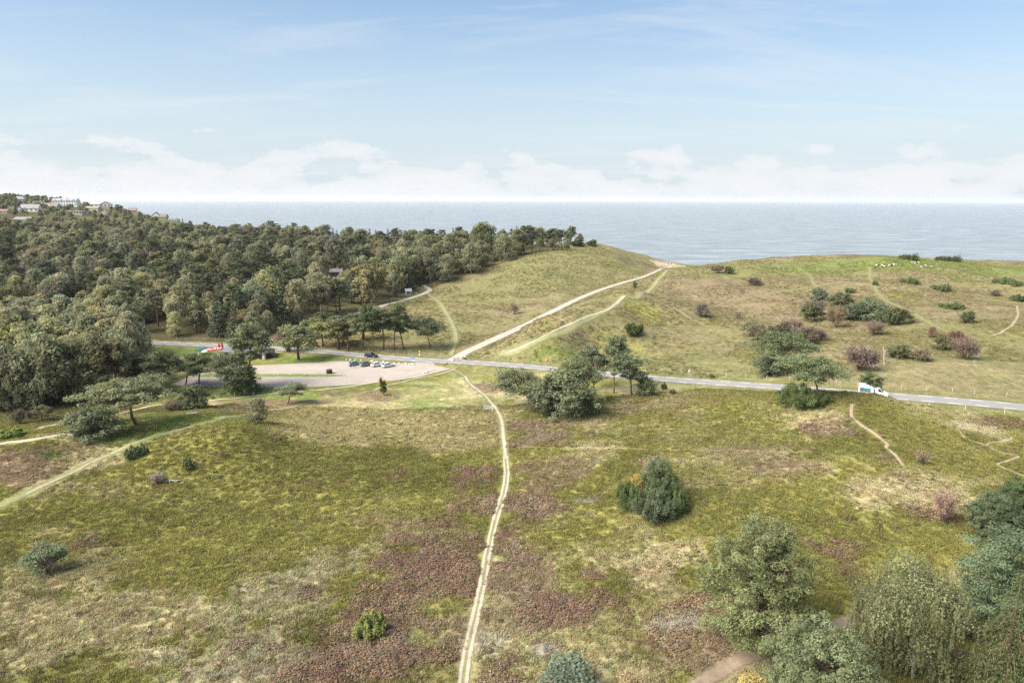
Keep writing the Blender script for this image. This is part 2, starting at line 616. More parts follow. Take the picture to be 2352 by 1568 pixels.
# (x, y, half width, half height in the picture, cover, strength, shear)
for b in [
    # dry grass, left foreground
    (240, 1440, 330, 90, C_STRAW, .85), (560, 1500, 230, 70, C_PALE, .8), (640, 1370, 120, 90, C_PALE, .85), (760, 1290, 90, 40, C_PALE, .7), (130, 1330, 130, 70, C_STRAW, .7), (940, 1240, 130, 40, C_STRAW, .55),
    (60, 1500, 200, 70, C_STRAW, .6), (930, 1480, 60, 12, C_PALE, .6), (300, 1130, 120, 26, C_STRAW, .55), (120, 1120, 90, 25, C_STRAW, .5),
    # heather, left mound
    (70, 1065, 140, 46, C_HEATH2 * 1.4, 1.0, 0, .2), (190, 1012, 100, 13, C_STRAW * 1.2, 1.0, 0, .12), (225, 1060, 70, 36, C_STRAW * 1.05, .8, 0, .2), (108, 1046, 20, 12, C_GRASS * .8, .9),
    # green sweep of the hill
    (520, 1110, 230, 70, C_OLIVE * 1.1, .8), (700, 1075, 190, 32, C_OLIVE2, .85, 0, .25), (890, 1062, 130, 22, C_OLIVE2 * 1.05, .85, 0, .25), (560, 1250, 200, 70, C_OLIVE * 1.12, .75), (430, 1160, 170, 50, C_LIME * .9, .6), (640, 1420, 130, 40, C_OLIVE, .3),
    (620, 1045, 130, 18, C_LIME * .9, .6), (330, 1090, 60, 25, C_LIME * .85, .5), (705, 1475, 55, 18, C_OLIVE2 * .9, 1),
    # heather band left of the path
    (960, 1270, 60, 40, C_HEATH, 1), (1010, 1300, 120, 75, C_HEATH, 1), (930, 1370, 150, 55, C_HEATH, 1), (1010, 1200, 60, 25, C_HEATH, .9), (1090, 1105, 60, 25, C_HEATH, .9), (1070, 1160, 60, 25, C_HEATH2, .8), (830, 1420, 80, 25, C_HEATH, 1),
    (800, 1510, 110, 50, C_HEATH, 1), (720, 1550, 90, 35, C_HEATH, 1), (950, 1530, 80, 40, C_HEATH, .8), (700, 1362, 30, 14, C_HEATH * .85, 1), (545, 1485, 24, 14, C_HEATH, 1), (620, 1490, 25, 12, C_HEATH, .8), (190, 1252, 27, 11, C_HEATH * .8, 1),
    (1040, 1440, 60, 18, C_HEATH2, .7), (880, 1290, 40, 14, C_HEATH, .8), (925, 1265, 35, 12, C_OLIVE2, .8), (1000, 1390, 55, 22, C_LIME, .8), (1000, 1545, 60, 28, C_LIME, .7), (870, 1200, 60, 15, C_HEATH2, .4),
    # tan meadow
    (890, 965, 255, 46, C_MEAD * 1.34, 1, 0, .1), (1040, 1010, 115, 26, C_MEAD * 1.3, 1, 0, .1), (760, 985, 135, 28, C_MEAD * 1.38, 1, 0, .1), (1010, 905, 110, 35, C_MEAD2 * 1.3, 1, 0, .15), (820, 930, 90, 22, C_MEAD * 1.3, .9, 0, .15), (1000, 925, 70, 16, C_GRASS * 1.1, .6),
    (760, 903, 75, 7, C_HEATH * .95, 1), (640, 925, 120, 10, C_HEATH, .9), (840, 898, 90, 6, C_HEATH * .95, 1), (545, 945, 70, 8, C_HEATH2, .7), (860, 912, 60, 8, C_HEATH, .9),
    # verge and grass round the car park
    (560, 905, 160, 12, C_GRASS, 1), (420, 900, 80, 14, C_GRASS, .9), (800, 822, 170, 8, C_GRASS, 1), (690, 830, 80, 6, C_GRASS, 1), (930, 829, 45, 6, C_GRASS * 1.1, 1), (430, 803, 110, 14, C_GRASS * 1.2, 1), (880, 886, 120, 5, C_GRASS * .9, .9), (1000, 862, 60, 5, C_GRASS * .85, .9), (960, 872, 50, 5, C_GRASS * .9, .8),
    (100, 955, 170, 25, C_MEAD2, .9), (450, 965, 150, 12, C_GRASS * 1.3, .9, 0, .15), (290, 1005, 130, 22, C_GRASS * 1.25, .8, 0, .2), (345, 976, 24, 6, C_SAND * .8, .9, 0, .3), (350, 960, 100, 18, C_GRASS, .6),
    # right of the path, up to the road
    (1150, 895, 90, 25, C_STRAW * 1.1, .9), (1180, 866, 55, 10, C_HEATH, .95), (1130, 890, 40, 12, C_HEATH, .9), (1140, 850, 130, 10, C_MEAD2, 1), (1110, 930, 60, 20, C_MEAD2, .8), (1260, 1000, 90, 26, C_HEATH2, 1), (1200, 985, 60, 14, C_HEATH2, .9), (1180, 1000, 30, 12, C_LIME, .6),
    (1270, 1080, 80, 35, C_HEATH2 * .95, .8), (1230, 1170, 60, 25, C_HEATH2, .8), (1205, 1240, 60, 35, C_HEATH2, .8), (1190, 1330, 65, 60, C_HEATH2 * 1.05, .9), (1160, 1420, 50, 60, C_STRAW * .9, .8), (1220, 1390, 70, 45, C_HEATH2, .7),
    (1330, 1390, 100, 30, C_HEATH, 1), (1270, 1425, 70, 25, C_HEATH, 1), (1360, 1320, 35, 12, C_HEATH, 1), (1530, 1290, 35, 14, C_HEATH, 1), (1480, 1275, 110, 35, C_STRAW * 1.05, .9), (1500, 1330, 60, 25, C_STRAW, .7), (1600, 1480, 80, 50, C_HEATH2, .9), (1500, 1500, 50, 40, C_HEATH, .7), (1440, 1530, 90, 40, C_STRAW * .8, .6),
    (1550, 1435, 35, 12, C_PALE2 * .78, .9), (1255, 1497, 30, 18, C_PALE2 * .78, .9), (1110, 1480, 30, 25, C_PALE2 * .8, .6), (1590, 1115, 30, 10, C_PALE * 1.2, 1), (1370, 1150, 30, 8, C_PALE2 * .7, .5),
    (1250, 1230, 50, 30, C_LIME * 1.1, .8), (1420, 1250, 60, 30, C_LIME, .7), (1700, 1040, 120, 30, C_HEATH2 * .8, .6), (1600, 1090, 120, 30, C_OLIVE2 * 1.1, .7), (1760, 1090, 90, 20, C_HEATH2, .8), (1830, 1120, 80, 30, C_OLIVE, .6), (1640, 1010, 200, 25, C_OLIVE2 * 1.1, .7),
    (1920, 1255, 70, 18, C_HEATH, 1), (1950, 1320, 40, 30, C_HEATH * .9, .8), (1900, 1190, 120, 40, C_OLIVE2 * 1.1, .8), (2100, 1230, 130, 40, C_OLIVE2 * 1.15, .8), (1900, 1400, 90, 40, C_OLIVE2 * .9, 1), (1750, 1140, 70, 25, C_OLIVE2, .5),  # darkest olive patch: the lone pine's cast shadow, painted into the ground colour
    (2060, 1128, 115, 42, C_STRAW * 1.02, 1, 0, .2), (2150, 1150, 95, 34, C_STRAW, 1, 0, .2), (2200, 1110, 100, 20, C_STRAW, .8), (2140, 1185, 60, 20, C_HEATH, 1), (2030, 1055, 50, 20, C_HEATH2, .9), (2110, 1085, 60, 20, C_STRAW, .7), (2065, 1095, 20, 8, C_HEATH, .9), (2085, 1170, 18, 7, C_HEATH, 1),
    (1880, 965, 80, 25, C_STRAW * 1.1, .95, 0, .3), (1930, 985, 70, 25, C_HEATH2 * 1.1, .8), (1850, 985, 25, 10, C_HEATH, .9), (2050, 985, 90, 40, C_LIME * .85, .7), (2150, 1050, 140, 40, C_OLIVE * .85, .8), (2000, 930, 100, 20, C_OLIVE * .88, .9), (2230, 985, 55, 12, C_PALE * 1.15, .9), (2310, 975, 60, 12, C_HEATH, .9), (2280, 1005, 35, 10, C_PALE, .7), (1680, 960, 150, 25, C_OLIVE2 * 1.1, .6), (1540, 930, 150, 25, C_HEATH2 * .8, .45),
]:
    blob(*b)
FAR_BLOBS = [
    # hills behind the road
    (1340, 775, 70, 16, C_HEATH2, .9), (1690, 700, 160, 60, C_HEATH2 * 1.25, .5), (1600, 660, 110, 35, C_HEATH2 * 1.2, .55), (1560, 760, 130, 25, C_MEAD * .9, .5), (1480, 720, 40, 20, C_OLIVE * 1.2, .8), (1520, 790, 120, 20, C_HEATH2 * 1.15, .4), (1420, 790, 60, 20, C_OLIVE * 1.15, .6),
    (1150, 780, 130, 25, C_HEATH2 * 1.15, .45), (1080, 720, 110, 25, C_MEAD * 1.02, .6), (1250, 620, 120, 35, C_MEAD2 * 1.08, .9), (1380, 580, 80, 18, C_MEAD2 * 1.08, .8), (1200, 650, 140, 20, C_MEAD2, .8), (1450, 575, 60, 10, C_LIME * 1.1, .8), (1420, 612, 40, 10, C_LIME, .5), (1450, 600, 50, 10, C_HEATH2 * 1.1, .3),
    (2000, 602, 300, 14, C_GRASS * 1.15, .7), (2200, 612, 150, 12, C_GRASS * 1.2, .6), (2150, 690, 200, 50, C_HEATH2 * 1.15, .4), (1800, 660, 150, 25, C_HEATH2 * 1.2, .35), (2250, 800, 120, 40, C_MEAD2 * .95, .7), (2150, 850, 200, 25, C_MEAD * 1.05, .7), (1650, 850, 150, 20, C_MEAD2 * 1.05, .8),
    (1560, 840, 130, 14, C_MEAD2 * 1.1, .8), (1850, 860, 120, 10, C_MEAD * 1.05, .7), (1250, 810, 110, 14, C_GRASS * .95, .8), (1120, 812, 80, 10, C_MEAD2, .7), (960, 805, 80, 8, C_MEAD2 * .8, .8), (2060, 675, 30, 8, C_OLIVE, .7), (1530, 607, 30, 5, C_SAND * 1.25, 1), (1545, 606, 25, 4, C_SAND * 1.2, 1),
    (1190, 715, 80, 14, C_HEATH2 * 1.2, .35), (1800, 690, 50, 12, C_HEATH * 1.2, .5), (2100, 640, 60, 14, C_HEATH2 * 1.2, .5),
]
behind = poly_dist(GX, GY, road_pts[::6])[0]
south = GY < np.interp(GX, road_pts[:, 0], road_pts[:, 1])
mead = (~south).astype(float)
lay(C_MEAD * 0.95, mead)
lay(C_MEAD2, mead * sstep(0.44, 0.6, n25) * 0.9)
lay(C_HEATH2 * 1.15, mead * sstep(0.52, 0.64, n20 * 0.5 + n7 * 0.5) * 0.28)
lay(C_OLIVE, mead * sstep(0.56, 0.68, n12) * 0.4)


def do_blob(xd, yd, rx, ry, c, s, skew=0.0, rag=0.42):
    p, d = G(xd, yd)
    wx = rx * d / FPX
    q0, _ = G(xd, yd + ry); q1, _ = G(xd, yd - ry)
    wy = max(0.5 * abs(q1[1] - q0[1]), 0.4)
    wy = min(wy, 6 * wx + 4)
    m = 2.2
    i0, i1 = np.searchsorted(gx, [p[0] - wx * m, p[0] + wx * m]); j0, j1 = np.searchsorted(gy, [p[1] - wy * m, p[1] + wy * m])
    sl = (slice(j0, j1), slice(i0, i1))
    if j1 <= j0 or i1 <= i0:
        return
    r = np.sqrt(((GX[sl] - p[0]) / wx) ** 2 + ((GY[sl] - p[1]) / wy) ** 2)
    nz = n7[sl] * 0.35 + n3[sl] * 0.5 + n12[sl] * 0.15
    s = s * (0.82 if c[0] / c[1] > 1.26 and p[1] < 190 else 1.0)
    wgt = (s * sstep(-0.35, 0.35, (1.0 - r) + (nz - 0.5) * 4.4 * rag * 2))[..., None]
    A[sl] = A[sl] * (1 - np.clip(wgt, 0, 1)) + c * np.clip(wgt, 0, 1)


for b in BLOBS:
    do_blob(*b)
for b in FAR_BLOBS:
    b = list(b)
    if b[4][0] / b[4][1] > 1.26 and b[0] != 1530 and b[0] != 1545:
        b[5] *= 0.65
    do_blob(*b)
# fresh grass along the road
vw = (1 - sstep(3.5, 8.5, behind + (n7 - 0.5) * 5))
lay(C_MEAD2 * 1.05, vw * 0.85)
lay(C_GRASS * 0.95, vw * sstep(0.45, 0.6, n7) * 0.6)

# forest ground
FOREST_EDGE = [(-300, 786), (120, 772), (290, 778), (420, 783), (520, 786), (575, 783), (600, 776), (640, 760), (700, 745), (770, 722), (870, 692), (940, 672), (975, 655), (985, 664), (1040, 645), (1100, 625), (1140, 604), (1180, 592), (1230, 580), (1285, 565)]
fe = GL(FOREST_EDGE)
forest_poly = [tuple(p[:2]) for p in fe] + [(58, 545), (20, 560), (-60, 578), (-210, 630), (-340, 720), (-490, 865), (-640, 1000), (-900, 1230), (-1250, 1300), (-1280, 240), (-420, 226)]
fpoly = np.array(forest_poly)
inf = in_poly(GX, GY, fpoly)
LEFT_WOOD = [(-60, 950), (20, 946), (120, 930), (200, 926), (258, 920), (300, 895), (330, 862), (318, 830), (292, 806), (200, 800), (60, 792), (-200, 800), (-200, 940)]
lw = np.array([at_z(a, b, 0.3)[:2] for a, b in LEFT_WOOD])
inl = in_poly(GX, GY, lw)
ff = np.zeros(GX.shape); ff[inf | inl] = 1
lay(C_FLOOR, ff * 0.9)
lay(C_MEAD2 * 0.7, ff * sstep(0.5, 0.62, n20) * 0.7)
# open gardens up on the headland
head = sstep(640, 760, GY) * sstep(-200, -330, GX)
lay(C_GRASS * 0.85, head * sstep(0.42, 0.55, n20) * 0.9)
# sandy cliff and beach
lay(C_SAND * 0.8, sstep(1, 7, GY - yc))
lay(C_MEAD2 * 0.9, sstep(0.5, 0.6, n7) * sstep(1, 7, GY - yc) * 0.7)
A *= np.where(south, 1.0, 0.86)[..., None]
# small colour drift everywhere
A *= (0.86 + 0.28 * n3)[..., None]
A *= (0.90 + 0.20 * n7)[..., None]


def albedo(xx, yy):
    i = np.clip(np.searchsorted(gx, xx) - 1, 0, len(gx) - 1); j = np.clip(np.searchsorted(gy, yy) - 1, 0, len(gy) - 1)
    return A[j, i]


# ------------------------------------------------------------------ ground mesh
def ground_material():
    m = bpy.data.materials.new('heath_ground'); m.use_nodes = True
    t = m.node_tree; b = t.nodes['Principled BSDF']
    at = N(t, 'ShaderNodeVertexColor'); at.layer_name = 'col'
    co = N(t, 'ShaderNodeTexCoord')

    def noise(sc, det=4, ro=0.6, vec=None, dis=0.0):
        n = N(t, 'ShaderNodeTexNoise'); n.inputs['Scale'].default_value = sc; n.inputs['Detail'].default_value = det
        n.inputs['Roughness'].default_value = ro; n.inputs['Distortion'].default_value = dis
        L(t, vec or co.outputs['Object'], n.inputs['Vector'])
        return n.outputs['Fac']
    n_f = noise(2.6, 6, 0.72, dis=0.4)
    n_m = noise(0.55, 5, 0.65, dis=0.5)
    n_b = noise(0.11, 4, 0.6)
    f1 = ramp(t, n_f, [(0.32, (0.5,) * 3), (0.5, (1.0,) * 3), (0.7, (1.55, 1.5, 1.35))])
    f2 = ramp(t, n_m, [(0.3, (0.66, 0.68, 0.7)), (0.52, (1.0,) * 3), (0.7, (1.32, 1.3, 1.3))])
    f3 = ramp(t, n_b, [(0.3, (0.88, 0.9, 0.88)), (0.7, (1.12, 1.1, 1.1))])
    c = mixrgb(t, 1.0, at.outputs['Color'], f1, 'MULTIPLY')
    c = mixrgb(t, 1.0, c, f2, 'MULTIPLY')
    c = mixrgb(t, 1.0, c, f3, 'MULTIPLY')
    L(t, c, b.inputs['Base Color'])
    b.inputs['Roughness'].default_value = 0.95
    b.inputs['Specular IOR Level'].default_value = 0.08
    bp = N(t, 'ShaderNodeBump'); bp.inputs['Strength'].default_value = 0.9; bp.inputs['Distance'].default_value = 0.35
    hsum = mathn(t, 'ADD', mathn(t, 'MULTIPLY', n_f, 0.6), n_m)
    L(t, hsum, bp.inputs['Height']); L(t, bp.outputs[0], b.inputs['Normal'])
    return m


ny, nx = GX.shape
idx = np.arange(ny * nx).reshape(ny, nx)
faces = np.stack([idx[:-1, :-1], idx[:-1, 1:], idx[1:, 1:], idx[1:, :-1]], -1).reshape(-1, 4)
verts = np.stack([GX, GY, Z], -1).reshape(-1, 3)
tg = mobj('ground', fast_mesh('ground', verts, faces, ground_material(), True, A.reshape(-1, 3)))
tag(tg, 'rolling heath, meadow and dune ground', kind='structure')


# ------------------------------------------------------------------ sea
def sea_material():
    m = bpy.data.materials.new('sea_water'); m.use_nodes = True
    t = m.node_tree; b = t.nodes['Principled BSDF']
    co = N(t, 'ShaderNodeTexCoord')
    mp = N(t, 'ShaderNodeMapping'); mp.inputs['Scale'].default_value = (0.3, 1.0, 1.0); mp.inputs['Rotation'].default_value = (0, 0, 0.2)
    L(t, co.outputs['Object'], mp.inputs[0])
    def noise(sc, det, ro=0.6):
        n = N(t, 'ShaderNodeTexNoise'); n.inputs['Scale'].default_value = sc; n.inputs['Detail'].default_value = det; n.inputs['Roughness'].default_value = ro
        L(t, mp.outputs[0], n.inputs['Vector']); return n.outputs['Fac']
    a = noise(0.04, 9, 0.78); c2 = noise(0.006, 5)
    c = ramp(t, a, [(0.38, (0.115, 0.14, 0.15)), (0.50, (0.205, 0.23, 0.235)), (0.62, (0.36, 0.38, 0.385))])
    c = mixrgb(t, mathn(t, 'MULTIPLY', c2, 0.5), c, (0.22, 0.245, 0.255))
    L(t, c, b.inputs['Base Color'])
    b.inputs['Roughness'].default_value = 0.32
    b.inputs['Specular IOR Level'].default_value = 0.4
    b.inputs['IOR'].default_value = 1.33
    bp = N(t, 'ShaderNodeBump'); bp.inputs['Strength'].default_value = 0.35; bp.inputs['Distance'].default_value = 1.2
    L(t, a, bp.inputs['Height']); L(t, bp.outputs[0], b.inputs['Normal'])
    return m


R = 34000.0
sv = [(0, 350, SEA_Z)]
sf = []
rings = [0, 120, 300, 700, 1500, 3500, 8000, 17000, R]
seg = 96
vs = []
for r in rings[1:]:
    for k in range(seg):
        a = 2 * math.pi * k / seg
        vs.append((r * math.cos(a), 500 + r * math.sin(a), SEA_Z))
vs.append((0, 500, SEA_Z)); c0 = len(vs) - 1
for k in range(seg):
    sf.append((c0, k, (k + 1) % seg))
for i in range(len(rings) - 2):
    for k in range(seg):
        k2 = (k + 1) % seg
        sf.append((i * seg + k, (i + 1) * seg + k, (i + 1) * seg + k2, i * seg + k2))
so = mobj('sea', fast_mesh('sea', vs, sf, sea_material()))
tag(so, 'calm pale blue sea reaching the horizon', kind='structure')


# ------------------------------------------------------------------ roads and paths
def ribbon(name, pts, width, mat, lift, wob=0.0, kind='structure', parent=None, across=5, label=None, fade=False, wfun=None):
    P = np.asarray(pts, float)
    d = np.gradient(P[:, :2], axis=0); d /= np.linalg.norm(d, axis=1)[:, None] + 1e-9
    nrm = np.stack([-d[:, 1], d[:, 0]], 1)
    V = []; Cc = []
    s = np.arange(len(P))
    w = np.full(len(P), width / 2.0) if wfun is None else wfun(np.linspace(0, 1, len(P))) / 2.0
    for k in range(across):
        f = -1 + 2 * k / (across - 1)
        ww = w * f
        if wob:
            ww = ww + np.sign(f) * (abs(f) > 0.9) * (vnoise(s * 0.9, s * 0 + 7 + k * 13, 1.7) - 0.5) * wob
        q = P[:, :2] + nrm * ww[:, None]
        dist = np.hypot(q[:, 0], q[:, 1])
        z = hgt(q[:, 0], q[:, 1]) + lift * np.clip(dist / 130.0, 0.7, 4)
        V.append(np.column_stack([q, z])); Cc.append(np.full(len(P), 1 - abs(f)))
    V = np.stack(V, 1)
    n = len(P)
    e = np.stack(Cc, 1).ravel()
    id_ = np.arange(n * across).reshape(n, across)
    F = np.stack([id_[:-1, :-1], id_[:-1, 1:], id_[1:, 1:], id_[1:, :-1]], -1).reshape(-1, 4)
    me = fast_mesh(name, V.reshape(-1, 3), F, mat, True, np.stack([e, e, e], 1))
    o = mobj(name, me, parent)
    if parent is None:
        tag(o, label, kind=kind)
    return o


def path_material(name, c1, c2, soft=0.5, nscale=1.2, bare=1.0):
    """trodden surface; its worn margin breaks up into the vegetation"""
    m = bpy.data.materials.new(name); m.use_nodes = True
    t = m.node_tree; b = t.nodes['Principled BSDF']
    co = N(t, 'ShaderNodeTexCoord')
    nz = N(t, 'ShaderNodeTexNoise'); nz.inputs['Scale'].default_value = nscale; nz.inputs['Detail'].default_value = 6; nz.inputs['Roughness'].default_value = 0.7
    L(t, co.outputs['Object'], nz.inputs['Vector'])
    c = ramp(t, nz.outputs['Fac'], [(0.32, c1), (0.68, c2)])
    L(t, c, b.inputs['Base Color']); b.inputs['Roughness'].default_value = 0.95; b.inputs['Specular IOR Level'].default_value = 0.1
    if soft:
        at = N(t, 'ShaderNodeVertexColor'); at.layer_name = 'col'
        n2 = N(t, 'ShaderNodeTexNoise'); n2.inputs['Scale'].default_value = nscale * 1.7; n2.inputs['Detail'].default_value = 5
        L(t, co.outputs['Object'], n2.inputs['Vector'])
        e = mathn(t, 'ADD', at.outputs['Color'], mathn(t, 'MULTIPLY', mathn(t, 'SUBTRACT', n2.outputs['Fac'], 0.5), 1.6 * soft))
        al = mathn(t, 'MULTIPLY', mathn(t, 'DIVIDE', e, max(0.08, soft), clamp=True), bare)
        L(t, al, b.inputs['Alpha'])
    return m


m_asph = path_material('asphalt', (0.25, 0.232, 0.215), (0.305, 0.288, 0.268), soft=0)
m_grav = path_material('gravel', (0.39, 0.335, 0.275), (0.48, 0.42, 0.355), soft=0.12, nscale=0.5)
m_lot = path_material('car_park_gravel', (0.345, 0.295, 0.25), (0.425, 0.37, 0.32), soft=0, nscale=0.16)
m_sandp = path_material('sand_path', (0.38, 0.31, 0.225), (0.52, 0.44, 0.335), soft=0.45)
m_greenp = path_material('mown_path', (0.25, 0.25, 0.115), (0.33, 0.325, 0.16), soft=0.9, bare=0.75)
m_green2 = path_material('worn_grass_path', (0.225, 0.228, 0.105), (0.30, 0.295, 0.148), soft=0.6, bare=0.95)
m_faint = path_material('faint_earth_path', (0.26, 0.20, 0.12), (0.36, 0.29, 0.19), soft=0.7, bare=0.55)
m_track = path_material('cart_track_earth', (0.20, 0.15, 0.10), (0.32, 0.25, 0.175), soft=0.4, nscale=0.9)
m_earth = path_material('earth_path', (0.30, 0.225, 0.15), (0.40, 0.315, 0.22), soft=0.5)
m_white = plain('road_paint', (0.85, 0.85, 0.84), 0.6, var=0.06)

road = ribbon('road', road_pts, 6.4, m_asph, 0.05, label='pale grey asphalt country road', across=5)
# broken edge lines, one mesh for each dash
seglen = np.concatenate([[0], np.cumsum(np.linalg.norm(np.diff(road_pts[:, :2], axis=0), axis=1))])


def along(s, off):
    i = np.clip(np.searchsorted(seglen, s) - 1, 0, len(road_pts) - 2)
    t = (s - seglen[i]) / (seglen[i + 1] - seglen[i])
    p = road_pts[i] * (1 - t) + road_pts[i + 1] * t
    d = road_pts[i + 1] - road_pts[i]
    d = d[:2] / np.linalg.norm(d[:2])
    q = p[:2] + np.array([-d[1], d[0]]) * off
    return q, d


for side in (-1, 1):
    s = 20.0
    while s < seglen[-1] - 5:
        pts = []
        for u in np.linspace(0, 2.6, 3):
            for o in (-0.10, 0.10):
                q, _ = along(s + u, side * 2.15 + o)
                lift = 0.05 * np.clip(math.hypot(*q) / 130, .7, 4) + 0.012
                pts.append((q[0], q[1], float(hgt(q[0], q[1])) + lift))
        me = fast_mesh('road_marking', pts, [(0, 1, 3, 2), (2, 3, 5, 4)], m_white)
        mobj('road_marking', me, road)
        s += 5.2

lot = [Vector((p[0], p[1], 0.035)) for p in park_poly]
from mathutils.geometry import tessellate_polygon
tri = tessellate_polygon([lot])
po = mobj('car_park', fast_mesh('car_park', [tuple(v) for v in lot], [tuple(t_) for t_ in tri], m_lot))
tag(po, 'pale gravel car park beside the road', kind='structure')

ribbon('gravel_road', grav_pts, 4.0, m_grav, 0.06, wob=0.5, wfun=lambda t: 4.2 - 1.8 * t, label='pale gravel road climbing the valley to the beach', across=7)
ribbon('track', track_pts, 3.0, m_grav, 0.05, wob=0.5, label='gravel track entering the wood', across=7)

m_two = m_sandp


def zz(px_, py_):
    return ((3000 + px_ * .42535) * .588, (1500 + py_ * .42535) * .588)


main = catmull(GL([(1060, 1600), (1068, 1530), (1080, 1465), (1097, 1390), (1109, 1335), (1119, 1275), (1136, 1200), (1152, 1150), (1163, 1098), (1161, 1048)]), 0.7)
main_up = catmull(GL([(1162, 1060), (1159, 1025), (1156, 1000), (1150, 960), (1128, 925), (1100, 898), (1078, 880), (1064, 862), (1040, 848)]), 0.8)


def offset(P, o):
    d = np.gradient(P[:, :2], axis=0); d /= np.linalg.norm(d, axis=1)[:, None] + 1e-9
    Q = P.copy(); Q[:, :2] += np.stack([-d[:, 1], d[:, 0]], 1) * o
    return Q


ribbon('footpath', main, 2.0, m_greenp, 0.05, 0.3, label='grassy strip of the two-track footpath')
for i, o in enumerate((-0.36, 0.36)):
    ribbon('footpath', offset(main, o), 0.5, m_sandp, 0.075, 0.3, label='sandy wheel rut of the footpath across the heath')
ribbon('footpath', main_up, 2.0, m_green2, 0.05, 0.3, label='mown grass footpath leading to the gate')
ribbon('footpath', main_up[2:int(len(main_up) * .9)], 0.8, m_sandp, 0.075, 0.3, label='worn middle of the grass footpath')
PATHS = [
    ('pale footpath beside the car park', m_sandp, 1.3, [(60, 992), (90, 985), (150, 972), (250, 955), (330, 937), (420, 926), (520, 917), (600, 908), (760, 893), (880, 875), (960, 858), (1000, 849)]),
    ('narrow footpath below the car park bank', m_sandp, 0.8, [(1050, 845), (1010, 860), (960, 869), (900, 884), (860, 896)]),
    ('grassy footpath along the meadow edge', m_greenp, 1.8, [(870, 894), (820, 905), (740, 922), (640, 940), (590, 948), (540, 957), (480, 968)]),
    ('worn thread in the grassy footpath', m_sandp, 0.4, [(735, 923), (680, 934), (600, 946), (560, 953)]),
    ('grassy footpath in the hollow of the left hill', m_green2, 2.2, [(-60, 1190), (0, 1163), (100, 1115), (180, 1078), (240, 1050), (300, 1022), (360, 1000), (420, 985), (480, 970), (540, 955)]),
    ('worn thread in the hollow', m_sandp, 0.4, [(60, 1135), (150, 1093), (240, 1049), (300, 1021)]),
    ('sandy footpath on the left mound', m_sandp, 1.6, [(-40, 1028), (0, 1021), (80, 1010), (150, 998), (205, 1006)]),
    ('bright mown path climbing the meadow', m_green2, 2.6, [(984, 676), (1000, 688), (1018, 708), (1036, 738), (1047, 770), (1043, 798), (1036, 818)]),
    ('sandy footpath on the grassy ridge', m_sandp, 1.5, [(1160, 812), (1215, 790), (1250, 772), (1290, 753), (1320, 741), (1348, 728), (1395, 712), (1412, 700), (1434, 680)]),
    ('broad grassy path over the ridge', m_green2, 3.6, [(1150, 812), (1190, 803), (1250, 776), (1330, 741), (1395, 711), (1430, 682), (1468, 679), (1490, 668), (1508, 648), (1525, 630), (1548, 613)]),
    ('narrow sandy path down the far side of the ridge', m_earth, 0.8, [(1480, 680), (1520, 697), (1560, 715), (1590, 735), (1620, 748)]),
    ('grassy path down the right hillside', m_greenp, 2.4, [(1998, 614), (1999, 640), (2012, 668), (2035, 692), (2075, 712), (2120, 735), (2180, 765)]),
    ('grassy path at the foot of the right hillside', m_greenp, 1.8, [(2260, 800), (2238, 835), (2290, 868), (2352, 892), (2420, 915)]),
    ('grassy path across the right slope', m_greenp, 1.8, [(1570, 715), (1640, 705), (1700, 690), (1780, 672), (1870, 660), (1940, 648)]),
    ('faint path down from the right crest', m_greenp, 1.6, [(1830, 615), (1858, 632), (1870, 655), (1895, 670)]),
    ('thin earth path crossing the heath', m_faint, 0.4, [(1182, 1027), (1350, 1029), (1500, 1033), (1700, 1036), (1800, 1040), (1890, 1040), (1955, 1052), (2005, 1082)]),
    ('earth path down the right heath hill', m_earth, 0.8, [zz(770, 190), zz(770, 300), zz(880, 400), zz(1000, 480), zz(1095, 560), zz(1080, 590), zz(1170, 660), zz(1240, 750)]),
    ('winding earth path on the right slope', m_earth, 0.6, [zz(1280, 260), zz(1550, 340), zz(1740, 420), zz(1800, 490), zz(2000, 570), zz(2140, 630), zz(2300, 665), zz(2120, 730), zz(2130, 760), zz(2230, 800), zz(2360, 850)]),
    ('side branch of the winding earth path', m_earth, 0.5, [zz(2000, 570), zz(2070, 540), zz(2240, 500), zz(2130, 440)]),
    ('brown cart track in the lower right corner', m_track, 2.2, [(1560, 1610), (1610, 1570), (1660, 1540), (1740, 1502), (1820, 1475), (1900, 1445), (1990, 1408), (2060, 1385)]),
    ('pale gravel path on the right slope', m_earth, 1.1, [(2336, 704), (2338, 725), (2325, 748), (2300, 765), (2280, 772)]),
    ('trodden line across the left slope', m_greenp, 0.9, [(990, 690), (1080, 690), (1200, 691), (1290, 687)]),
]
for lb, mt, wd, pp in PATHS:
    ribbon('footpath', catmull(GL(pp), 0.9), wd, mt, wfun=(lambda t: 0.35 + 1.2 * t) if 'grassy ridge' in lb else None, lift=0.055 if mt in (m_greenp, m_green2) else 0.075, wob=wd * 0.25, label=lb)


# ------------------------------------------------------------------ trees: leaf and limb builders
def unit(v):
    return v / (np.linalg.norm(v, axis=-1, keepdims=True) + 1e-9)


def rvec(r, n):
    return unit(r.normal(size=(n, 3)))


